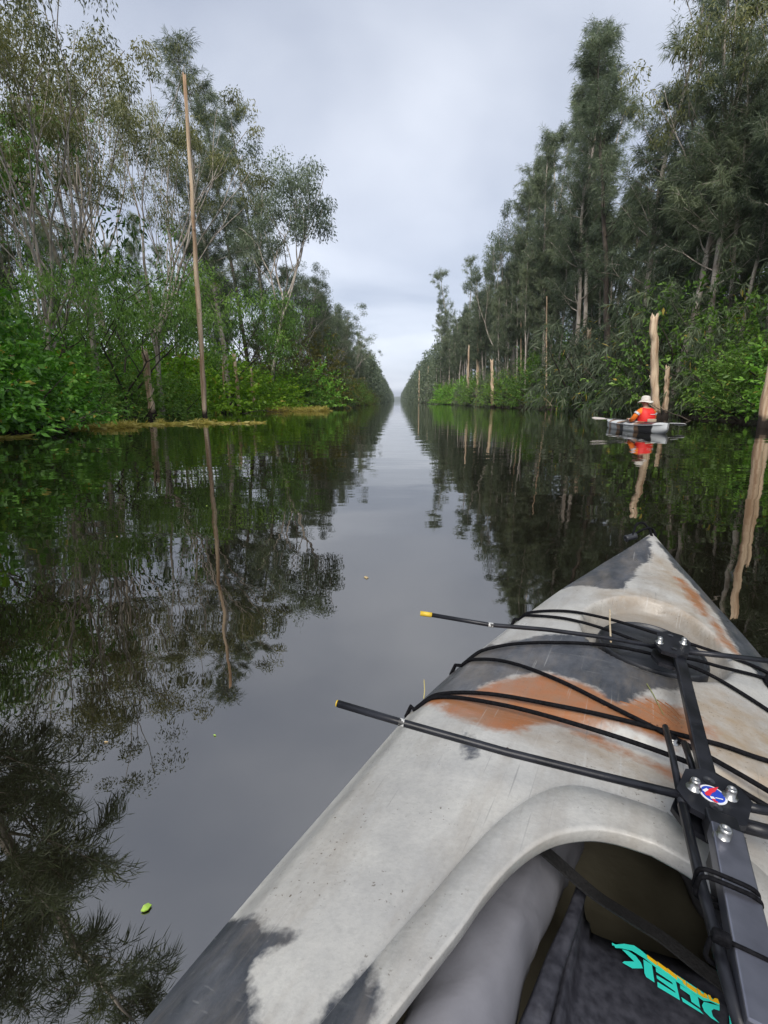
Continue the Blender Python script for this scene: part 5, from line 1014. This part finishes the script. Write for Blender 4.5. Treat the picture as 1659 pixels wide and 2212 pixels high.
    Vv = m.v[0]; Vv[:, 2] += 0.016 * np.cos(2 * np.arctan2(Vv[:, 1], Vv[:, 0])) * (np.hypot(Vv[:, 0], Vv[:, 1] - 0.085) > 0.14); ht = m.obj('hat', M['hat'], e, smooth=True)
    m = MB(); m.tube([(0.109 * math.cos(t), 0.085 + 0.109 * math.sin(t), 0.70) for t in np.linspace(0, 2 * PI, 30)], 0.008, 6, cap=False); m.obj('hat_band', mat('beige_band', (0.45, 0.38, 0.30), 0.9), ht, smooth=True)
    for sg in (-1, 1): m = MB(); m.lathe((sg * 0.078, 0.09, 0.635), [(0.002, -0.008), (0.02, -0.006), (0.027, 0.002), (0.018, 0.008), (0.002, 0.006)], axis=(sg, -0.3, 0), sides=12); m.obj('ear', M['skin'], e, smooth=True)
paddler()
def paddle():
    Yp = 14.50; L, R_ = [ray(u, v) * (Yp / ray(u, v)[1]) + np.array([0, 0, CAM_H]) for u, v in ((1279, 902), (1482, 917))]; c = (L + R_) / 2; d = unit(R_ - L); hl = np.linalg.norm(R_ - L) / 2
    e = empty('paddle', tuple(c)); tag(e, 'double-bladed white paddle held across the white banded kayak', 'paddle')
    m = MB(); m.tube([-d * (hl - 0.36), d * (hl - 0.36)], 0.015, 10); m.obj('shaft', mat('dark_shaft', (0.06, 0.06, 0.065), 0.4), e, smooth=True)
    for sg, tilt, cc in ((-1, 0.30, (0.62, 0.56, 0.52)), (1, 0.35, (0.85, 0.85, 0.85))):
        ax = d * sg; s_ = unit(np.cross(ax, [0, 0, 1.0])); up = np.cross(s_, ax); n_ = s_ * math.cos(tilt) + up * math.sin(tilt); b2 = np.cross(ax, n_)
        V = []; st_ = np.linspace(0, 1, 11)
        for f in st_:
            w_ = 0.016 + 0.078 * math.sin(min(1, f * 1.25) * PI / 2) * (1 - smooth(0.82, 1.0, f) * 0.8)
            for a in np.linspace(-1, 1, 7): V.append(ax * (hl - 0.48 + 0.48 * f) + n_ * w_ * a + b2 * (0.014 * a * a * f + 0.006))
        V = np.array(V); V2 = V - b2 * 0.012; nv = len(V); Q = grid_faces(11, 7); ed = [k for k in range(7)] + [j * 7 + 6 for j in range(1, 11)] + [70 + k for k in range(5, -1, -1)] + [j * 7 for j in range(9, 0, -1)]
        m = MB(); m.add(np.vstack([V, V2]), np.vstack([Q, Q[:, ::-1] + nv, [(ed[i], ed[(i + 1) % len(ed)], ed[(i + 1) % len(ed)] + nv, ed[i] + nv) for i in range(len(ed))]])); m.obj('blade', mat('paddle_blade', cc, 0.35), e, smooth=True)
paddle()

# ------------------------------------------------------------------ small loose things
def leaf_obj(name, pts, th, mt, label, cat='leaf', curl=0.0, parentM=None, group=None):
    P = np.asarray(pts, float); n = len(P); c = P.mean(0); nrm = np.array([0, 0, 1.0]); V = np.vstack([P, [c + nrm * curl], P - nrm * th, [c + nrm * curl - nrm * th]])
    m = MB(); m.add(V, [(i, (i + 1) % n, (i + 1) % n + n + 1, i + n + 1) for i in range(n)], [(n, i, (i + 1) % n) for i in range(n)] + [(2 * n + 1, (i + 1) % n + n + 1, i + n + 1) for i in range(n)])
    o = m.obj(name, mt)
    if parentM is not None: o.matrix_world = parentM
    tag(o, label, cat, group); return o
M['green_leaf'] = noisy('fresh_leaf', (0.30, 0.50, 0.06), (0.42, 0.60, 0.12), 60, 0.5); M['brown_leaf'] = noisy('dry_leaf', (0.05, 0.03, 0.03), (0.10, 0.06, 0.05), 60, 0.7)
leaf_obj('fallen_leaf', [on_water(u, v, 0.004) for u, v in ((304, 1967), (310, 1955), (320, 1950), (328, 1954), (320, 1964), (311, 1968))], 0.002, M['green_leaf'], 'bright yellow-green leaf floating on the dark water', curl=0.002)
leaf_obj('fallen_leaf', [on_water(u, v, 0.003) for u, v in ((786, 1246), (790, 1244), (796, 1247), (792, 1250))], 0.002, mat('tan_leaf', (0.5, 0.38, 0.2), 0.6), 'small tan leaf floating in the reflected sky', curl=0.002)
P = []
for u, v in ((1082, 1630), (1094, 1628), (1102, 1638), (1101, 1645), (1094, 1638)): s, w = khit(u, v, 0.355); P.append(K3(s, w, float(deck_z(s, w)) + 0.006))
leaf_obj('fallen_leaf', P, 0.004, M['brown_leaf'], 'dark dry leaf lying on the pale deck under a black rod', curl=0.004, parentM=KM)
m = MB(); s, w = khit(916, 1505, 0.30); b0 = K3(s, w, float(deck_z(s, w)) + 0.012); m.tube(spline([b0, b0 + np.array([-0.002, 0.004, 0.014]), b0 + np.array([-0.006, 0.006, 0.032])], 5), [0.0009] * 10 + [0.0003], 5)
o = m.obj('grass_blade', noisy('pale_straw', (0.42, 0.36, 0.14), (0.55, 0.48, 0.2), 40)); o.matrix_world = KM; tag(o, 'thin dry grass blade caught in the deck cord', 'grass blade')
m = MB(); P = np.array([khit(u, v, 0.372) for u, v in ((1398, 1474), (1413, 1500), (1434, 1545))]); m.tube(np.c_[P[:, 1], -P[:, 0], deck_z(P[:, 0], P[:, 1]) + 0.002], [0.0008, 0.0007, 0.0004], 5)
o = m.obj('grass_blade', noisy('green_stalk', (0.22, 0.24, 0.08), (0.32, 0.32, 0.12), 40)); o.matrix_world = KM; tag(o, 'pale grass stalk stuck to the charcoal patch of the deck', 'grass blade')

rngF = np.random.default_rng(21)
for k in range(7):                                         # flecks of leaf litter drifting on the canal
    u, v = rngF.uniform(40, 1000), rngF.uniform(990, 1900)
    if u > 1250 - (v - 1150) * 0.9: continue
    c = on_water(u, v, 0.003); a = rngF.uniform(0, 6.3); sz_ = rngF.uniform(0.004, 0.009); d1, d2 = np.array([math.cos(a), math.sin(a), 0]), np.array([-math.sin(a), math.cos(a), 0])
    leaf_obj('fallen_leaf', [c - d1 * sz_, c - d1 * sz_ * .3 + d2 * sz_ * .4, c + d1 * sz_, c - d1 * sz_ * .3 - d2 * sz_ * .4], 0.002, bpy.data.materials['tan_leaf' if k % 2 else 'fresh_leaf'], 'tiny leaf fleck drifting on the open canal water', curl=0.001, group='leaf flecks on the water')

# ------------------------------------------------------------------ damp air over the whole canal
hz = MB(); hz.box((0, 2300, 28.0), (7000, 5000, 60.0)); ho = hz.obj('haze')
hm = bpy.data.materials.new('damp_air'); hm.use_nodes = True; hn = hm.node_tree; hn.nodes.remove(hn.nodes['Principled BSDF'])
pv = hn.nodes.new('ShaderNodeVolumePrincipled'); pv.inputs['Color'].default_value = (0.92, 0.95, 1.0, 1); pv.inputs['Density'].default_value = 0.00022; pv.inputs['Anisotropy'].default_value = 0.2
hn.links.new(pv.outputs[0], hn.nodes['Material Output'].inputs['Volume']); ho.data.materials.append(hm); tag(ho, 'thin damp haze hanging over the canal', 'haze', kind='stuff')
